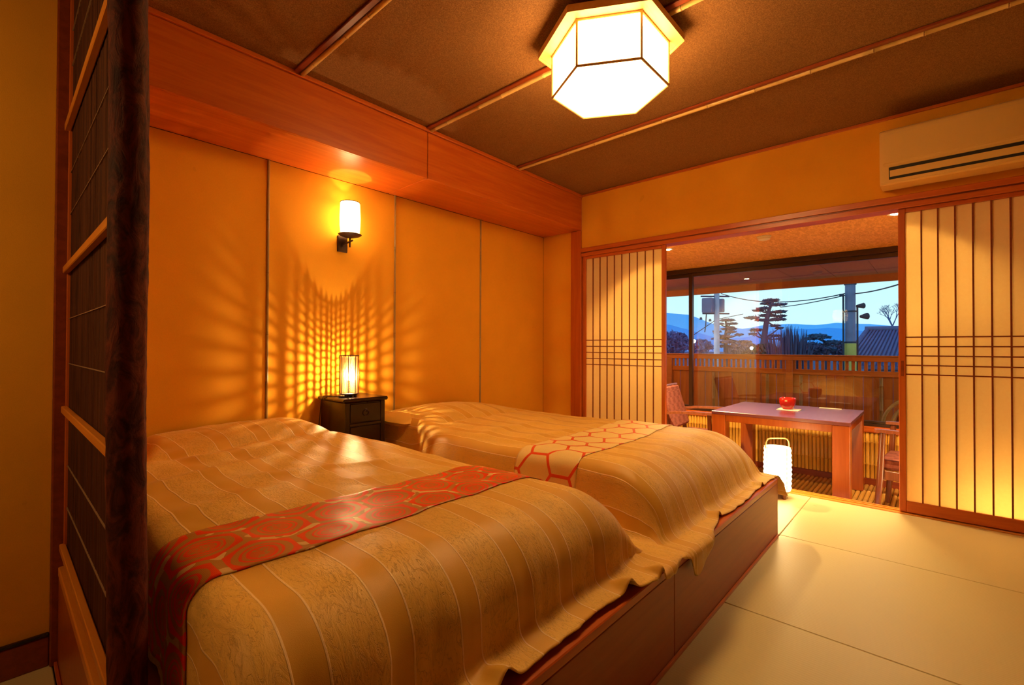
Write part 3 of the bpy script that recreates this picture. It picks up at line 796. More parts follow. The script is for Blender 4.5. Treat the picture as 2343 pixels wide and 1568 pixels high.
for k in range(6):
    a = Vector((*Ho[k], 0)); b = Vector((*Ho[(k+1) % 6], 0))
    for j in range(1, 16):
        p = a.lerp(b, j/16); lat.cone((p.x, p.y, ZB+0.006), (p.x, p.y, ZT_-0.006), 0.0009, 0.0009, 4)
o = lat.build('fine_lattice', M_CLF, cl); o['kind'] = 'stuff'

# paper pendant lamp lighting the passage beside the reed screen (outside the frame)
PXY = (-0.72, 1.42)
pd = thing('pendant_lamp', (PXY[0], PXY[1], ZC), 'paper drum pendant lamp hanging in the passage behind the reed screen', 'pendant lamp')
M_PEND = emis('pendant_paper', WARM, 19)
MB().lathe([(0.125, 1.60), (0.130, 1.72), (0.125, 1.84)], (*PXY, 0), 32, False).build('shade', M_PEND, pd, True)
MB().lathe([(0, 1.845), (0.132, 1.842), (0.135, 1.850), (0.03, 1.866), (0, 1.866)], (*PXY, 0), 32, False).build('cap', M_IRON, pd, True, 40)
MB().tube([(PXY[0]+0.126*math.cos(2*math.pi*k/32), PXY[1]+0.126*math.sin(2*math.pi*k/32), 1.60) for k in range(32)], 0.004, 6, True).build('bottom_ring', M_IRON, pd, True)
MB().cone((*PXY, 1.866), (*PXY, ZC-0.02), 0.004, 0.004, 8).build('cord', M_IRON, pd)
MB().lathe([(0, -0.022), (0.04, -0.02), (0.045, -0.001), (0, -0.001)], (*PXY, ZC), 24, False).build('ceiling_rose', M_IRON, pd, True, 40)

# =================================================================== AIR CONDITIONER
AY1, AY0 = 0.250, -0.57
ac = thing('air_conditioner', (XW-0.1, (AY0+AY1)/2, 2.13), 'cream wall-mounted air conditioner above the lattice screens', 'air conditioner')
def ac_prof(y0, y1, prof, name, mat):
    n = len(prof); v = [(x, y0, z) for x, z in prof]+[(x, y1, z) for x, z in prof]
    f = [(i, (i+1) % n, n+(i+1) % n, n+i) for i in range(n)]+[list(reversed(range(n))), [n+i for i in range(n)]]
    o = from_data(name, v, f, mat, ac)
    bm = bmesh.new(); bm.from_mesh(o.data); bmesh.ops.recalc_face_normals(bm, faces=bm.faces[:])
    bmesh.ops.bevel(bm, geom=bm.edges[:], offset=0.004, segments=2, affect='EDGES'); bm.to_mesh(o.data); bm.free()
    return o
xf = XW-0.205
ac_prof(AY0, AY1, [(XW-0.015, 2.086), (XW-0.015, 2.424), (xf+0.022, 2.424), (xf+0.004, 2.408), (xf+0.004, 2.186), (xf+0.022, 2.090), (xf+0.040, 2.082)], 'body', M_AC)
ac_prof(AY0+0.03, AY1-0.018, [(xf+0.005, 2.192), (xf+0.005, 2.390), (xf-0.008, 2.384), (xf-0.012, 2.205), (xf-0.004, 2.194)], 'front_panel', M_AC)
def slant(y0, y1, t0, t1, d, name, mat):
    A = Vector((xf+0.004, 0, 2.186)); B = Vector((xf+0.022, 0, 2.090)); dr = (B-A); n_ = Vector((-dr.z, 0, dr.x)).normalized()
    if n_.x > 0: n_ = -n_
    p = A+dr*t0; q = A+dr*t1
    v = []
    for y in (y0, y1):
        for base, off in ((p, -0.004), (q, -0.004), (q, d), (p, d)):
            w = base+n_*off; v.append((w.x, y, w.z))
    return from_data(name, v, [(0, 1, 2, 3), (7, 6, 5, 4), (0, 4, 5, 1), (1, 5, 6, 2), (2, 6, 7, 3), (3, 7, 4, 0)], mat, ac)
slant(AY0+0.05, AY1-0.045, 0.05, 0.80, 0.0015, 'outlet_slot', M_BLACK)
slant(AY0+0.06, AY1-0.050, 0.25, 0.64, 0.006, 'louver', M_AC)
box('mounting_plate', XW-0.0148, XW-0.0002, AY0+0.05, AY1-0.05, 2.10, 2.40, M_AC, ac, 0)
# =================================================================== VERANDA
ZV = -0.18; XG = 5.38; ZVC = 1.975
YA, YB = -1.0, 3.1
vf = struct(box('floor_veranda', XW+0.005, XG+0.1, YA, YB, ZV-0.08, ZV-0.018, M_DARK, None, 0))
n = 0; first = None; fy0 = 0
yy = YA+0.02
while yy < YB-0.02:
    if first is None:
        first = bamboo_rod('bamboo_rod', (XW+0.11, yy, ZV-0.017), (XG-0.025, yy, ZV-0.017), 0.0172, M_BFLOOR, vf, 'X', [0.2, 0.45, 0.8], 8); fy0 = yy
    else:
        c = dup(first, vf, off=(0, yy-fy0, 0))
    yy += 0.0352
struct(box('ceiling_veranda', XW+0.12, XG+0.05, YA, YB, ZVC, ZVC+0.05, M_VCEIL, None, 0))
struct(box('wall_veranda_end', XW+0.005, XG+0.05, YB, YB+0.06, ZV-0.08, ZVC+0.05, M_WALLW, None, 0))
struct(box('wall_veranda_far', XW+0.005, XG+0.05, YA-0.06, YA, ZV-0.08, ZVC+0.05, M_WALLW, None, 0))
# wainscot of upright bamboo under the glass
wv_ = struct(box('wall_wainscot', XG, XG+0.08, YA, YB, ZV-0.08, 0.30, M_DARK, None, 0))
first = None; yy = YA+0.018
while yy < YB-0.015:
    if first is None:
        first = bamboo_rod('bamboo_rod', (XG-0.004, yy, ZV+0.055), (XG-0.004, yy, 0.292), 0.0156, M_WAINS, wv_, 'Z', [0.3, 0.78], 8); fy0 = yy
    else:
        c = dup(first, wv_, off=(0, yy-fy0, random.uniform(-0.0, 0.0)))
    yy += 0.0320
box('baseboard', XG-0.024, XG, YA, YB, ZV-0.018, ZV+0.054, M_DARKTRIM, wv_, 0.002)
box('sill_board', XG-0.03, XG+0.085, YA, YB, 0.2925, 0.346, M_RED_Y, wv_, 0.004)
# sliding glass window
wn = struct(thing('window_1', (XG+0.04, 1.0, 0.346)))
box('top_frame', XG-0.005, XG+0.085, YA, YB, 1.922, ZVC-0.001, M_BRONZE, wn, 0.002)
box('bottom_frame', XG+0.0, XG+0.085, YA, YB, 0.3465, 0.372, M_BRONZE, wn, 0.002)
def sash(x, y0, y1):
    w = 0.040
    for a, b in ((y0, y0+w), (y1-w, y1)): box('sash_stile', x, x+0.03, a, b, 0.373, 1.921, M_BRONZE, wn, 0.002)
    box('sash_rail', x, x+0.03, y0+w, y1-w, 0.373, 0.395, M_BRONZE, wn, 0.002)
    box('sash_rail', x, x+0.03, y0+w, y1-w, 1.880, 1.921, M_BRONZE, wn, 0.002)
    box('pane', x+0.012, x+0.017, y0+w-0.002, y1-w+0.002, 0.394, 1.882, M_GLASS, wn, 0)
sash(XG+0.010, 0.185, 2.111); sash(XG+0.045, 2.075, YB); sash(XG+0.045, YA, 0.222)
# downlights and smoke detector
M_DL = emis('downlight_glow', WARM2, 90)
def downlight(x, y, label, pw):
    o = thing('downlight', (x, y, ZVC), label, 'downlight', 'veranda downlights')
    MB().lathe([(0.032, -0.006), (0.048, -0.006), (0.050, -0.001), (0.032, -0.001)], (x, y, ZVC), 32, False).build('ring', M_PLAST, o, True, 40)
    MB().lathe([(0, -0.010), (0.018, -0.010), (0.031, -0.004), (0.031, -0.001), (0, -0.001)], (x, y, ZVC), 24, False).build('lens', M_DL, o, True, 40)
    light('downlight_beam', 'SPOT', (x, y, ZVC-0.014), pw, WARM2, 0.05, o, spot_size=math.radians(126), spot_blend=0.8)
downlight(4.178, 1.83, 'glowing ceiling downlight over the chair behind the corner screen', 430)
downlight(4.083, 0.189, 'glowing ceiling downlight above the chair below the air conditioner', 260)
sd = thing('smoke_detector', (4.22, 1.032, ZVC), 'round white smoke detector on the veranda ceiling', 'smoke detector')
MB().lathe([(0.050, -0.008), (0.054, -0.006), (0.054, -0.0005)], (4.22, 1.032, ZVC), 32, True).build('base', M_PLAST, sd, True, 40)
MB().lathe([(0.028, -0.032), (0.044, -0.026), (0.048, -0.0085)], (4.22, 1.032, ZVC), 32, True).build('cap', M_PLAST, sd, True, 40)

# table
TX0, TX1, TY0, TY1, TTZ = 4.23, 5.17, 0.463, 1.456, 0.509
tb = thing('veranda_table', ((TX0+TX1)/2, (TY0+TY1)/2, ZV), 'square reddish brown table with thick legs on the veranda', 'table')
box('tabletop', TX0, TX1, TY0, TY1, TTZ-0.028, TTZ, M_TABLETOP, tb, 0.003)
for a in (TX0+0.002, TX1-0.112):
    for b in (TY0+0.002, TY1-0.112):
        box('leg', a, a+0.11, b, b+0.11, ZV, TTZ-0.0285, M_TABLE, tb, 0.003)
for x in (TX0+0.012, TX1-0.037): box('apron', x, x+0.025, TY0+0.113, TY1-0.113, TTZ-0.085, TTZ-0.0285, M_TABLE, tb, 0.002)
for y in (TY0+0.012, TY1-0.037): box('apron', TX0+0.113, TX1-0.113, y, y+0.025, TTZ-0.085, TTZ-0.0285, M_TABLE, tb, 0.002)
# things on the table
bxc = (4.755, 0.975)
o = from_data('coaster', [], [], None) if False else box('paper_mat', bxc[0]-0.075, bxc[0]+0.075, bxc[1]-0.095, bxc[1]+0.075, TTZ+0.0005, TTZ+0.005, M_WHITE, None, 0.001)
tag(o, 'small square white mat under the red lacquer bowl', 'mat')
rb = thing('lacquer_bowl', (bxc[0], bxc[1], TTZ+0.0055), 'small glossy red lacquer bowl on the veranda table', 'bowl')
def sqring(r, z, n=32, p=3.2):
    out = []
    for k in range(n):
        a = 2*math.pi*k/n+math.pi/4; c, s = math.cos(a), math.sin(a)
        q = (abs(c)**p+abs(s)**p)**(-1/p); out.append((bxc[0]+r*q*c, bxc[1]+r*q*s, TTZ+0.006+z))
    return out
rings = [sqring(r, z) for r, z in ((0.036, 0.0), (0.040, 0.008), (0.055, 0.030), (0.063, 0.062), (0.062, 0.090), (0.058, 0.101), (0.054, 0.098), (0.054, 0.060), (0.035, 0.014))]
v = [p for r_ in rings for p in r_]; f = []
for i in range(len(rings)-1):
    for k in range(32): f.append((i*32+k, i*32+(k+1) % 32, (i+1)*32+(k+1) % 32, (i+1)*32+k))
f.append(list(reversed(range(32)))); f.append([(len(rings)-1)*32+k for k in range(32)])
from_data('bowl_body', v, f, M_LACQ, rb, True)
MB().box(bxc[0]-0.066, bxc[0]-0.060, bxc[1]-0.010, bxc[1]+0.010, TTZ+0.075, TTZ+0.090, 0.002).build('clasp', M_WEAVE, rb)
tag(box('white_card', 5.08, 5.13, 0.62, 0.79, TTZ+0.0005, TTZ+0.004, M_WHITE, None, 0.001), 'thin white card lying along the table edge by the glass', 'card')

# armchairs
def chair(name, label, loc, rot):
    c = thing(name, (0, 0, 0), label, 'armchair', 'veranda armchairs')
    hw, d = 0.27, 0.22
    for sx_ in (-1, 1):
        x = sx_*(hw-0.018)
        MB().tube([(x, d-0.01, 0.0), (x, d-0.035, 0.30), (x, d-0.05, 0.625)], [0.017, 0.022, 0.019], 10).build('front_leg', M_CHAIR, c, True, 40)
        MB().tube([(x*0.96, -d-0.09, 0.0), (x*0.96, -d+0.02, 0.36), (x*0.94, -d-0.01, 0.62), (x*0.90, -d-0.085, 0.865)], [0.016, 0.022, 0.021, 0.014], 10).build('back_post', M_CHAIR, c, True, 40)
        # flat curved arm
        pts = [(-d-0.01, 0.612, 0.040), (-0.10, 0.630, 0.046), (0.04, 0.638, 0.054), (0.16, 0.640, 0.060), (0.215, 0.638, 0.050)]
        v = []; f = []
        for y, z, w in pts:
            cx_ = x*1.02
            v += [(cx_-w/2, y, z-0.010), (cx_+w/2, y, z-0.010), (cx_+w/2-0.006, y, z+0.012), (cx_-w/2+0.006, y, z+0.012)]
        for i in range(len(pts)-1):
            for k in range(4): f.append((i*4+k, i*4+(k+1) % 4, (i+1)*4+(k+1) % 4, (i+1)*4+k))
        f += [(3, 2, 1, 0), tuple((len(pts)-1)*4+k for k in range(4))]
        o = from_data('armrest', v, f, M_CHAIR, c); bm = bmesh.new(); bm.from_mesh(o.data); bmesh.ops.recalc_face_normals(bm, faces=bm.faces[:]); bm.to_mesh(o.data); bm.free()
        box('side_apron', x-0.011, x+0.011, -d+0.02, d-0.06, 0.29, 0.355, M_CHAIR, c, 0.003)
    box('front_apron', -hw+0.035, hw-0.035, d-0.055, d-0.030, 0.275, 0.355, M_CHAIR, c, 0.004)
    box('back_apron', -hw+0.035, hw-0.035, -d+0.0, -d+0.022, 0.29, 0.355, M_CHAIR, c, 0.003)
    MB().box(-hw+0.02, hw-0.02, -d+0.04, d-0.015, 0.357, 0.425, 0.022).build('seat', M_CHFAB, c, True, 35)
    q = Matrix.Translation((0, -d-0.012, 0.655)) @ Matrix.Rotation(math.radians(17), 4, 'X')
    MB().box(-hw+0.035, hw-0.035, -0.022, 0.026, -0.200, 0.205, 0.016, q).build('backrest', M_CHFAB, c, True, 35)
    MB().box(-hw+0.03, hw-0.03, -0.012, 0.012, 0.206, 0.226, 0.004, q).build('top_rail', M_CHAIR, c)
    c.location = loc; c.rotation_euler = (0, 0, rot)
    return c
chair('armchair', 'upholstered wooden armchair at the table end nearest the corner post', (4.59, 1.705, ZV), math.radians(184))
chair('armchair', 'upholstered wooden armchair at the table end below the air conditioner', (4.57, 0.095, ZV), math.radians(-4))

# floor lanterns
M_LANT = emis('lantern_paper', WARM2, 17.0)
M_LRIB = plain('lantern_rib', (0.45, 0.36, 0.22), 0.6)
def lantern(x, y, zf, label, R=0.094, h0=0.055, h1=0.352):
    o = thing('floor_lantern', (x, y, zf), label, 'lantern', 'paper floor lanterns')
    prof = []
    NR = 9
    for i in range(NR*4+1):
        t = i/(NR*4); prof.append((R-0.003*math.cos(t*NR*2*math.pi)*1.0+0.004*math.sin(math.pi*t), h0+(h1-h0)*t))
    MB().lathe(prof, (x, y, zf), 40, False).build('paper_body', M_LANT, o, True)
    MB().lathe([(0, h1+0.004), (R*0.7, h1+0.003), (R-0.002, h1-0.002)], (x, y, zf), 40, False).build('paper_top', M_LANT, o, True)
    for k in range(NR):
        z = h0+(h1-h0)*k/NR
        MB().tube([(x+(R-0.0015)*math.cos(2*math.pi*j/40), y+(R-0.0015)*math.sin(2*math.pi*j/40), zf+z) for j in range(40)], 0.0009, 5, True).build('hoop', M_LRIB, o, True)
    MB().tube([(x+(R+0.001)*math.cos(2*math.pi*j/40), y+(R+0.001)*math.sin(2*math.pi*j/40), zf+h1) for j in range(40)], 0.0022, 6, True).build('top_hoop', M_LRIB, o, True)
    for k in range(4):
        a = math.pi/4+k*math.pi/2+0.15
        MB().cone((x+(R+0.0035)*math.cos(a), y+(R+0.0035)*math.sin(a), zf+0.012), (x+(R+0.0035)*math.cos(a), y+(R+0.0035)*math.sin(a), zf+h1), 0.0022, 0.0022, 6).build('stave', M_LRIB, o)
        MB().lathe([(0, 0), (0.012, 0), (0.013, 0.03), (0.010, 0.046), (0, 0.046)], (x+(R-0.02)*math.cos(a), y+(R-0.02)*math.sin(a), zf), 12, False).build('foot', M_CHAIR, o, True, 40)
    MB().lathe([(0, 0.044), (R-0.006, 0.044), (R-0.004, 0.052), (0, 0.054)], (x, y, zf), 32, False).build('base_board', M_CHAIR, o, True, 40)
    # handle in the picture plane direction
    d = Vector((0.67, -0.74, 0))
    pts = []
    for t, zz in ((-1, h1-0.012), (-1.0, h1+0.022), (-0.95, h1+0.042), (-0.82, h1+0.057), (-0.6, h1+0.063), (0, h1+0.064), (0.6, h1+0.063), (0.82, h1+0.057), (0.95, h1+0.042), (1.0, h1+0.022), (1, h1-0.012)):
        pts.append((x+d.x*t*(R+0.001), y+d.y*t*(R+0.001), zf+zz))
    MB().tube(pts, 0.0042, 8).build('handle', M_BAM_Y, o, True)
    return o
lantern(3.755, 0.835, 0.0, 'glowing paper floor lantern on the tatami beyond the foot of the beds', 0.083)
lantern(4.22, -0.30, ZV, 'glowing paper floor lantern behind the lattice screen under the air conditioner', 0.10, 0.06, 0.46)

# =================================================================== BALCONY
XB = 6.80
struct(box('floor_balcony', XG+0.1, XB+0.1, -2.0, 5.0, ZV-0.12, ZV-0.04, M_FENCE, None, 0))
br = thing('balcony_railing', (XB, 1.4, ZV-0.04), 'wooden balcony railing with slats over a boarded fence', 'railing')
RY0, RY1 = -1.2, 4.6
box('top_rail', XB-0.03, XB+0.05, RY0, RY1, 0.905, 0.962, M_FENCEY, br, 0.004)
box('cap_rail', XB-0.045, XB+0.065, RY0, RY1, 0.9625, 0.976, M_FENCEY, br, 0.003)
box('middle_rail', XB-0.02, XB+0.04, RY0, RY1, 0.730, 0.795, M_FENCEY, br, 0.004)
box('bottom_rail', XB-0.02, XB+0.04, RY0, RY1, ZV+0.03, ZV+0.10, M_FENCEY, br, 0.004)
first = None; yy = RY0+0.02
while yy < RY1-0.04:
    if first is None: first = box('slat', XB-0.008, XB+0.018, yy, yy+0.033, 0.7955, 0.9045, M_FENCEY, br, 0.002); fy0 = yy
    else: dup(first, br, off=(0, yy-fy0, 0))
    yy += 0.0605
first = None; yy = RY0+0.01; k = 0
while yy < RY1-0.08:
    if first is None: first = box('fence_board', XB+0.0, XB+0.014, yy, yy+0.088, ZV-0.035, 0.7295, M_FENCE, br, 0.003); fy0 = yy
    else: dup(first, br, off=(0.006*(k % 2), yy-fy0, 0))
    k += 1; yy += 0.0905
for y in (1.33, 2.9, -0.35):
    box('post', XB-0.045, XB-0.0205 if False else XB-0.021, y, y+0.075, ZV-0.04, 0.9045, M_FENCEY, br, 0.004)
for y in (1.62, 1.24, 0.45, 2.3):
    bamboo_rod('bamboo_upright', (XB-0.034, y, ZV-0.03), (XB-0.034, y, 0.72), 0.018, M_BAM_Z, br, 'Z', [0.25, 0.6, 0.9])
ev = struct(thing('roof_eave', (6.4, 1.5, 1.86)))
for k in range(16):
    y = -1.6+k*0.42
    box('eave_board', XG+0.10, 7.16, y, y+0.416, 1.958, 1.974, M_EAVE, ev, 0.002)
box('fascia', 7.16, 7.20, -1.6, 5.12, 1.868, 1.99, M_EAVE, ev, 0.003)
struct(box('wall_outer', XG+0.02, XG+0.12, YB, 5.2, -2.5, 3.0, M_FENCE, None, 0))
struct(box('wall_outer_far', XG+0.02, XG+0.12, -2.6, YA, -2.5, 3.0, M_FENCE, None, 0))
struct(box('roof_slab', XW, 7.2, -2.6, 5.2, 2.06 if False else 2.66, 2.72, M_FENCE, None, 0))
struct(box('wall_over_window', XG+0.02, XG+0.09, YA, YB, ZVC, 2.66, M_FENCE, None, 0))
# cane hoops leaning on the fence
def balcony_fill(x, y, label):  # added lamp, hidden from view, that brightens the fence and eave
    o = thing('balcony_fill_lamp', (x, y, 1.75), label, 'added fill lamp', 'added balcony fill lamps')
    box('back_plate', x-0.018, x-0.001, y-0.05, y+0.05, 1.69, 1.81, M_IRON, o, 0.003)
    MB().cone((x, y, 1.79), (x+0.07, y, 1.79), 0.008, 0.008, 10).build('arm', M_IRON, o)
    MB().lathe([(0.012, 1.795), (0.06, 1.775), (0.064, 1.765), (0.012, 1.785)], (x+0.07, y, 0), 24, False).build('hood', M_IRON, o, True, 40)
    MB().lathe([(0, 1.68), (0.03, 1.69), (0.042, 1.72), (0.035, 1.76), (0.012, 1.78)], (x+0.07, y, 0), 20, False).build('globe', M_FILL, o, True)
M_FILL = emis('fill_globe', WARM, 420)
balcony_fill(XG+0.14, 3.25, 'small added globe fill lamp hidden outside the glass behind the corner screen')
balcony_fill(XG+0.14, -1.12, 'small added globe fill lamp hidden outside the glass beyond the papered screen under the air conditioner')
ch = thing('cane_hoop_chair', (6.35, 0.16, ZV-0.04), 'round cane-framed seat standing on the balcony beyond the glass', 'cane seat')
cx_, cyh, czh = 6.35, 0.11, 0.25
for r_, dx in ((0.300, 0.0), (0.225, 0.03)):
    MB().tube([(cx_+dx, cyh+r_*math.cos(2*math.pi*k/40), czh+r_*math.sin(2*math.pi*k/40)) for k in range(40)], 0.016, 8, True).build('cane_hoop', M_BAM_Y, ch, True)
MB().lathe([(0, 0), (0.20, 0.0), (0.20, 0.012), (0, 0.012)], (0, 0, 0), 32, False).build('seat_pad', M_CHAIR, ch, True, 40).matrix_basis = Matrix.Translation((cx_+0.02, cyh, czh)) @ Matrix.Rotation(math.pi/2, 4, 'Y')
for s_k in (-1, 1):
    MB().cone((cx_-0.02, cyh+0.15*s_k, czh-0.25), (cx_+0.06*s_k, cyh+0.17*s_k, ZV-0.04), 0.014, 0.012, 8).build('leg', M_BAM_Y, ch, True, 40)

# =================================================================== OUTDOORS (dusk)
GZ = -3.0
def dusk(name, col, rough=0.9): return plain(name, col, rough, 0.1, var=0.25, sc=3)
M_GROUND = dusk('dusk_ground', (0.06, 0.09, 0.16)); M_POLE = dusk('pole_concrete', (0.42, 0.46, 0.56)); M_POLED = dusk('pole_grey', (0.17, 0.20, 0.30))
M_YEL = dusk('pole_guard_yellow', (0.55, 0.45, 0.10)); M_WIRE = dusk('wire_black', (0.03, 0.05, 0.07)); M_TRUNK = dusk('pine_trunk', (0.06, 0.08, 0.13))
M_NEED = dusk('pine_needles', (0.05, 0.12, 0.20)); M_NEEDB = dusk('pine_needles_brown', (0.22, 0.20, 0.26)); M_BUSH = dusk('bush_green', (0.06, 0.13, 0.11)); M_BUSHD = dusk('bush_dark', (0.05, 0.07, 0.13))
M_TREEB = dusk('tree_blue', (0.07, 0.15, 0.34)); M_TILE = dusk('roof_tile_dusk', (0.10, 0.14, 0.26)); M_HWALL = dusk('house_wall_dusk', (0.12, 0.13, 0.2))
M_MT1 = plain('hazy_far_mountain', (0.22, 0.66, 0.95), 1, 0, var=0.03); M_MT2 = plain('hazy_near_mountain', (0.10, 0.45, 0.85), 1, 0, var=0.05)  # aerial haze is painted in as pale blue base colour
o = box('ground_outside', 8.0, 1500, -700, 1300, GZ-0.2, GZ, M_GROUND, None, 0); struct(o)
def mountain(name, X_, prof, thick, mat):
    """ridge along Y at distance X_, with sloping faces"""
    v = []; f = []; n = len(prof); R_ = 7
    for y, h in prof:
        for j in range(R_):
            t = j/(R_-1); s_k = math.sin(math.pi*t)
            nn = 1+0.10*noise.noise((y*0.01, t*4, X_*0.1))
            v.append((X_+(t-0.5)*thick, y, GZ-2+(h-GZ+2)*(s_k**1.15)*(nn if 0 < j < R_-1 else 1)))
    for i in range(n-1):
        for j in range(R_-1): f.append((i*R_+j, (i+1)*R_+j, (i+1)*R_+j+1, i*R_+j+1))
    return struct(from_data(name, v, f, mat, None, True))
def ridge(X_, pts, step):
    ys = [p[0] for p in pts]; hs = [p[1] for p in pts]; out = []; y = ys[0]
    while y <= ys[-1]:
        out.append((y, float(np.interp(y, ys, hs))+X_*0.003*noise.noise((y*30/X_, X_, 0)))); y += step
    return out
def at(px, py, X_):
    d = FW + RT2*((px-1171.5)/FPX) - UP2*((py-784)/FPX)
    t = X_/d.x; return Vector((X_, t*d.y, CAM_H+t*d.z))
def rpts(X_, L_): 
    q = sorted([(at(px, py, X_).y, at(px, py, X_).z) for px, py in L_]); return [(q[0][0]-300, q[0][1])]+q+[(q[-1][0]+400, q[-1][1]*1.1)]
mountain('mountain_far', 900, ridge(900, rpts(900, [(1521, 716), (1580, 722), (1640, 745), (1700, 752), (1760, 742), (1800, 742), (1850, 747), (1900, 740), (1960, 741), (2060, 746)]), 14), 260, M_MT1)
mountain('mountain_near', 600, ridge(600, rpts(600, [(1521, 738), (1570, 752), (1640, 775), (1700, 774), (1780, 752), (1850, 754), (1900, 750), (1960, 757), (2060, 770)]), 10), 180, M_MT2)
# utility poles
def pole_big():
    p = at(1946, 800, 22.0); x, y = p.x, p.y
    o = thing('utility_pole', (x, y, GZ), 'thick grey utility pole with a yellow guard and horn loudspeakers', 'utility pole')
    MB().cone((x, y, GZ), (x, y, 9.0), 0.185, 0.15, 20).build('shaft', M_POLED, o, True, 40)
    MB().cone((x, y, GZ+0.4), (x, y, 1.25), 0.19, 0.186, 20).build('guard', M_YEL, o, True, 40)
    for z in (1.27, 2.45, 3.5): MB().cone((x, y, z), (x, y, z+0.05), 0.20, 0.20, 20).build('band', M_WIRE, o)
    a = Vector((0.67, -0.74, 0))
    for k, (s_k, z1) in enumerate(((-1, 3.05), (1, 2.65))):
        q = Vector((x, y, 0))+a*0.27*s_k
        MB().cone((q.x, q.y, GZ), (q.x, q.y, z1), 0.032, 0.032, 10).build('conduit', M_WIRE, o)
    q = Vector((x, y, 0))+a*0.27
    for z, dx, r_ in ((2.68, 0.1, 0.11), (2.28, 0.24, 0.13)):
        e = q+a*dx
        MB().cone((e.x-0.12*a.x, e.y-0.12*a.y, z), (e.x+0.14*a.x, e.y+0.14*a.y, z+0.02), 0.05, r_, 14).build('loudspeaker', M_WIRE, o, True, 40)
    q = Vector((x, y, 0))-a*0.33
    MB().box(q.x-0.07, q.x+0.07, q.y-0.07, q.y+0.07, 3.05, 3.15, 0.01).build('junction_box', M_WIRE, o)
    return Vector((x, y, 0))
PB = pole_big()
def pole_small():
    p = at(1640, 800, 29.0); x, y = p.x, p.y
    o = thing('utility_pole', (x, y, GZ), 'pale concrete utility pole carrying a transformer box', 'utility pole')
    MB().cone((x, y, GZ), (x, y, 9.0), 0.17, 0.14, 18).build('shaft', M_POLE, o, True, 40)
    a = Vector((0.67, -0.74, 0))
    q = Vector((x, y, 0))-a*0.50
    MB().box(q.x-0.30, q.x+0.30, q.y-0.30, q.y+0.30, 3.15, 4.05, 0.05).build('transformer', M_POLED, o)
    q2 = Vector((x, y, 0))+a*0.28
    MB().box(q2.x-0.15, q2.x+0.15, q2.y-0.15, q2.y+0.15, 3.2, 4.0, 0.04).build('switch_box', M_POLED, o)
    for z, l0, l1 in ((4.15, -0.95, 0.75), (3.12, -0.85, 0.75)):
        b = Vector((x, y, z)); MB().cone(b+a*l0, b+a*l1, 0.05, 0.05, 8).build('crossarm', M_TRUNK, o)
    for l_, z in ((-0.95, 2.75), (-0.4, 2.65)):
        b = Vector((x, y, z))+a*l_; MB().cone(b, b+Vector((0, 0, 0.14)), 0.09, 0.06, 8).build('insulator', M_TRUNK, o)
    MB().tube([Vector((x, y, 3.2))-a*0.62, Vector((x, y, 2.4))-a*0.66, Vector((x, y, 2.0))-a*0.72], 0.03, 6).build('lead', M_WIRE, o)
    return Vector((x, y, 0))
PS = pole_small()
def wire(a, b, sag, label):
    a = Vector(a); b = Vector(b); pts = []
    for i in range(17):
        t = i/16; p = a.lerp(b, t); p.z -= sag*4*t*(1-t); pts.append(p)
    tag(MB().tube(pts, 0.022, 6).build('power_line', M_WIRE, None, True), label, 'cable', 'overhead cables')
wire(at(1958, 672, 22.0), at(2075, 645, 16.0), 0.05, 'overhead cable leaving the thick pole towards the tiled roof')
wire(at(1938, 675, 22.0), at(1786, 703, 30.0), 0.05, 'overhead cable from the thick pole to the top of the tall pine')
wire(at(1938, 671, 22.0), at(1650, 672, 29.0), 0.42, 'slack overhead cable strung between the two poles')
wire(at(1585, 768, 26.0), at(1637, 733, 29.0), 0.0, 'overhead cable slanting down from the pale pole')
wire(at(1645, 730, 29.0), at(1700, 719, 36.0), 0.0, 'short overhead cable behind the pale pole')
# trees
def foliage(bm_v, bm_f, c, rx, ry, rz, n, s, rng_, flat=1.0):
    for _ in range(n):
        while True:
            a, b, d = rng_.uniform(-1, 1), rng_.uniform(-1, 1), rng_.uniform(-1, 1)
            if a*a+b*b+d*d <= 1: break
        p = Vector((c[0]+a*rx, c[1]+b*ry, c[2]+d*rz))
        u = Vector((rng_.uniform(-1, 1), rng_.uniform(-1, 1), rng_.uniform(-1, 1)*flat)).normalized()*s*rng_.uniform(0.6, 1.3)
        w = u.cross(Vector((rng_.uniform(-1, 1), rng_.uniform(-1, 1), rng_.uniform(-1, 1)))).normalized()*s*0.35
        i = len(bm_v); bm_v += [p-u, p+w, p+u, p-w]; bm_f.append((i, i+1, i+2, i+3))
def pine(X_, trunk, pads, rt, label, mat, seed, tmat=None):
    """trunk and pads given in picture directions at depth X_, built as a 3D tree there"""
    rg = random.Random(seed)
    tp = [at(px, py, X_) for px, py in trunk]
    base = Vector((tp[0].x, tp[0].y, GZ))
    o = thing('pine_tree', base, label, 'tree')
    pts = [base]+tp
    MB().tube(pts, [rt*(1-0.75*i/(len(pts)-1)) for i in range(len(pts))], 8).build('trunk', tmat or M_TRUNK, o, True)
    v = []; f = []; bb = MB()
    for px, py, w in pads:
        c = at(px, py, X_); c.x += rg.uniform(-0.9, 0.9)
        ww_ = w*X_/FPX*1.15
        near = min(tp, key=lambda q: (q-c).length+abs(q.z-(c.z-0.25))*0.8)
        bb.tube([near, near.lerp(c, 0.5)+Vector((0, 0, -0.04)), c], [rt*0.28, rt*0.2, rt*0.1], 5)
        foliage(v, f, c, ww_*0.7, ww_, ww_*0.16, int(50+w*8), 0.15, rg, 0.35)
    bb.build('branches', tmat or M_TRUNK, o, True)
    q = from_data('foliage', v, f, mat, o); q['kind'] = 'stuff'
    return o
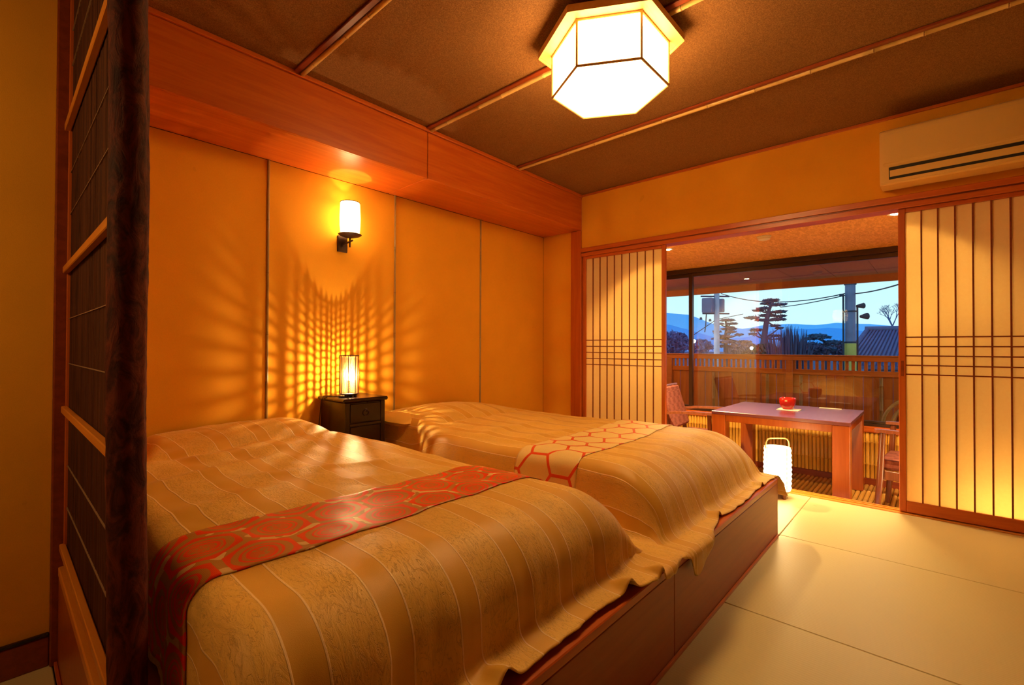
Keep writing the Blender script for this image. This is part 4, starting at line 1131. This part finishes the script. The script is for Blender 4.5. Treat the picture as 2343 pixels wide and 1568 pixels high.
pine(30.0, [(1744, 812), (1748, 775), (1754, 735), (1758, 715), (1763, 700), (1770, 690)],
    [(1760, 687, 14), (1745, 692, 10), (1775, 697, 12), (1748, 706, 11), (1785, 695, 7), (1733, 710, 9), (1773, 712, 13), (1752, 721, 14), (1780, 722, 9), (1730, 729, 12), (1775, 730, 13), (1745, 733, 9), (1770, 745, 8), (1727, 755, 11), (1775, 750, 6), (1730, 765, 6), (1768, 768, 8), (1780, 775, 7)], 0.22,
    'tall slender pine with layered branches rising between the two poles', M_NEED, 5)
pine(34.0, [(1661, 812), (1660, 775), (1663, 748), (1660, 734)],
    [(1665, 733, 13), (1650, 742, 9), (1676, 741, 10), (1660, 752, 14), (1680, 750, 6), (1645, 760, 8), (1678, 760, 9), (1660, 770, 16), (1690, 766, 8), (1640, 775, 9), (1670, 783, 20), (1695, 782, 12), (1650, 792, 16)], 0.2,
    'brownish pine standing just behind the pale concrete pole', M_NEEDB, 9)
pine(26.0, [(1890, 812), (1897, 795), (1888, 782), (1870, 775)],
    [(1868, 768, 12), (1885, 772, 12), (1855, 775, 8), (1905, 783, 12), (1922, 785, 10), (1880, 790, 10), (1865, 793, 10), (1900, 798, 16)], 0.14,
    'low spreading pine leaning between the shrubs and the thick pole', M_NEED, 12)
def bush(name, X_, px, py, w, h, label, mat, seed, n=900, s=0.14, up=1.0):
    rg = random.Random(seed); c = at(px, py, X_); rw = w*X_/FPX; rh = h*X_/FPX
    o = thing(name, (c.x, c.y, GZ), label, 'tree' if 'tree' in name else 'shrub')
    v = []; f = []; foliage(v, f, c, rw*0.9, rw, rh, n, s, rg, up)
    q = from_data('foliage', v, f, mat, o); q['kind'] = 'stuff'
    MB().cone((c.x, c.y, GZ), (c.x, c.y, c.z), 0.12, 0.06, 8).build('trunk', M_TRUNK, o)
    br_ = MB()
    for k in range(14):
        a = rg.uniform(0, 6.28); e = Vector((c.x+math.cos(a)*rw*0.8, c.y+math.sin(a)*rw*0.8, c.z+rg.uniform(-0.3, 0.9)*rh))
        br_.tube([(c.x, c.y, c.z-rh*0.9), Vector((c.x, c.y, c.z-rh*0.5)).lerp(e, 0.5), e], [0.05, 0.03, 0.01], 4)
    br_.build('branches', M_TRUNK, o)
    return o
bush('round_tree', 45, 1542, 785, 36, 28, 'rounded blue-grey tree seen through the narrow pane by the corner screen', M_TREEB, 21, 1500, 0.24)
bush('bare_tree', 30, 1600, 793, 30, 17, 'thin twiggy tree with a lamp glowing in front of it', M_TREEB, 22, 500, 0.16)
bush('leafy_shrub', 20, 1752, 801, 22, 13, 'leafy green shrub at the foot of the tall pine', M_BUSH, 23, 900, 0.10)
bush('clipped_shrub', 24, 1845, 800, 32, 14, 'dark clipped shrub between the spiky shrub and the low spreading pine', M_BUSHD, 24, 1100, 0.12)
bush('distant_tree', 48, 1700, 800, 34, 14, 'hazy brownish grove behind the pale pole and pine', M_NEEDB, 26, 1300, 0.22)
bush('low_tree', 40, 1920, 800, 24, 10, 'dark low tree behind the thick pole', M_BUSHD, 27, 800, 0.16)
# spiky shrub: long upright blades
def spiky():
    rg = random.Random(31); X_ = 19.0; c = at(1805, 815, X_)
    o = thing('spiky_shrub', (c.x, c.y, GZ), 'dark spiky shrub with long upright leaves beside the tall pine', 'shrub')
    b = MB()
    for k in range(150):
        a = rg.uniform(0, 6.28); r_ = rg.uniform(0, 0.62); h = rg.uniform(0.45, 1.18)*(1-0.35*r_)
        p = c+Vector((math.cos(a)*r_, math.sin(a)*r_, -0.6))
        t = p+Vector((math.cos(a)*r_*0.35+rg.uniform(-0.1, 0.1), math.sin(a)*r_*0.35+rg.uniform(-0.1, 0.1), 0.6+h))
        b.tube([p, p.lerp(t, 0.6), t], [0.03, 0.026, 0.004], 4)
    q = b.build('blades', M_BUSHD, o); q['kind'] = 'stuff'
    MB().cone((c.x, c.y, GZ), (c.x, c.y, c.z), 0.2, 0.12, 8).build('stem', M_TRUNK, o)
spiky()
def bare():
    rg = random.Random(41); X_ = 34.0; c = at(2042, 772, X_)
    o = thing('bare_tree', (c.x, c.y, GZ), 'bare twiggy tree rising behind the tiled roof', 'tree'); b = MB()
    def grow(p, d, L_, r_, n):
        e = p+d*L_; b.tube([p, e], [r_, r_*0.65], 4)
        if n == 0: return
        for k in range(3 if n > 1 else 4):
            dd = (d+Vector((rg.uniform(-1, 1), rg.uniform(-1, 1), rg.uniform(-0.3, 0.7)))*0.62).normalized()
            grow(e, dd, L_*rg.uniform(0.6, 0.8), r_*0.6, n-1)
    MB().cone((c.x, c.y, GZ), (c.x, c.y, c.z), 0.14, 0.09, 8).build('trunk', M_TRUNK, o)
    grow(Vector((c.x, c.y, c.z)), Vector((0, 0, 1)), 0.62, 0.06, 5)
    q = b.build('twigs', M_TREEB, o); q['kind'] = 'stuff'
bare()
# house with a tiled hip roof
def house():
    X_ = 28.5
    r0, r1 = at(1985, 757, X_), at(2120, 749, X_); e0, e1 = at(1955, 812, X_-3.2), at(2140, 818, X_-3.2)
    o = thing('house', ((r0.x+e0.x)/2+1, (r0.y+r1.y)/2, GZ), 'house with a dark blue-grey tiled roof beside the thick pole', 'house')
    yA, yB = e0.y, e1.y; zr = r0.z; ze = e0.z-0.5; xr_ = X_; xe = X_-3.4
    v = [(xe, yA+0.5, ze), (xe, yB-1, ze), (xr_, r1.y-1, zr), (xr_, r0.y, zr), (2*xr_-xe, yA+0.5, ze), (2*xr_-xe, yB-1, ze)]
    f = [(0, 1, 2, 3), (3, 2, 5, 4), (0, 3, 4), (1, 5, 2)]
    rf = from_data('roof', v, f, M_TILE, o); rf.modifiers.new('thickness', 'SOLIDIFY').thickness = 0.12
    MB().tube([(xr_, r0.y+0.1, zr+0.08), (xr_, r1.y-1.1, zr+0.08)], 0.13, 8).build('ridge_cap', M_TILE, rf, True)
    MB().tube([(xe, yA+0.5, ze+0.06), (xr_, r0.y, zr+0.06)], 0.10, 8).build('hip_cap', M_TILE, rf, True)
    n_ = 26
    base = None
    for k in range(n_):
        t = (k+0.5)/n_; a = Vector(v[0]).lerp(Vector(v[1]), t); b_ = Vector(v[3]).lerp(Vector(v[2]), t)
        MB().tube([a+Vector((0, 0, 0.05)), b_+Vector((0, 0, 0.05))], 0.05, 5).build('tile_row', M_TILE, rf, True)
    box('house_wall', xe+0.6, 2*xr_-xe-0.6, min(yA, yB)+0.3, max(yA, yB)-0.3, GZ, ze+0.1, M_HWALL, o, 0)
house()
# street lamps
M_SL = emis('street_lamp_glow', (0.95, 1.0, 0.95), 120)
for px, py, X_, r_, lb in ((1588, 781, 28.0, 0.10, 'bright street lamp shining beside the glass mullion'), (1720, 797, 28.0, 0.085, 'small street lamp glowing by the leafy shrub')):
    c = at(px, py, X_); o = thing('street_lamp', (c.x, c.y, GZ), lb, 'street lamp')
    MB().lathe([(0, -r_), (r_*0.7, -r_*0.7), (r_, 0), (r_*0.7, r_*0.7), (0, r_)], c, 14, False).build('globe', M_SL, o, True)
    MB().cone((c.x, c.y, GZ), (c.x, c.y, c.z-r_), 0.05, 0.04, 8).build('mast', M_WIRE, o)
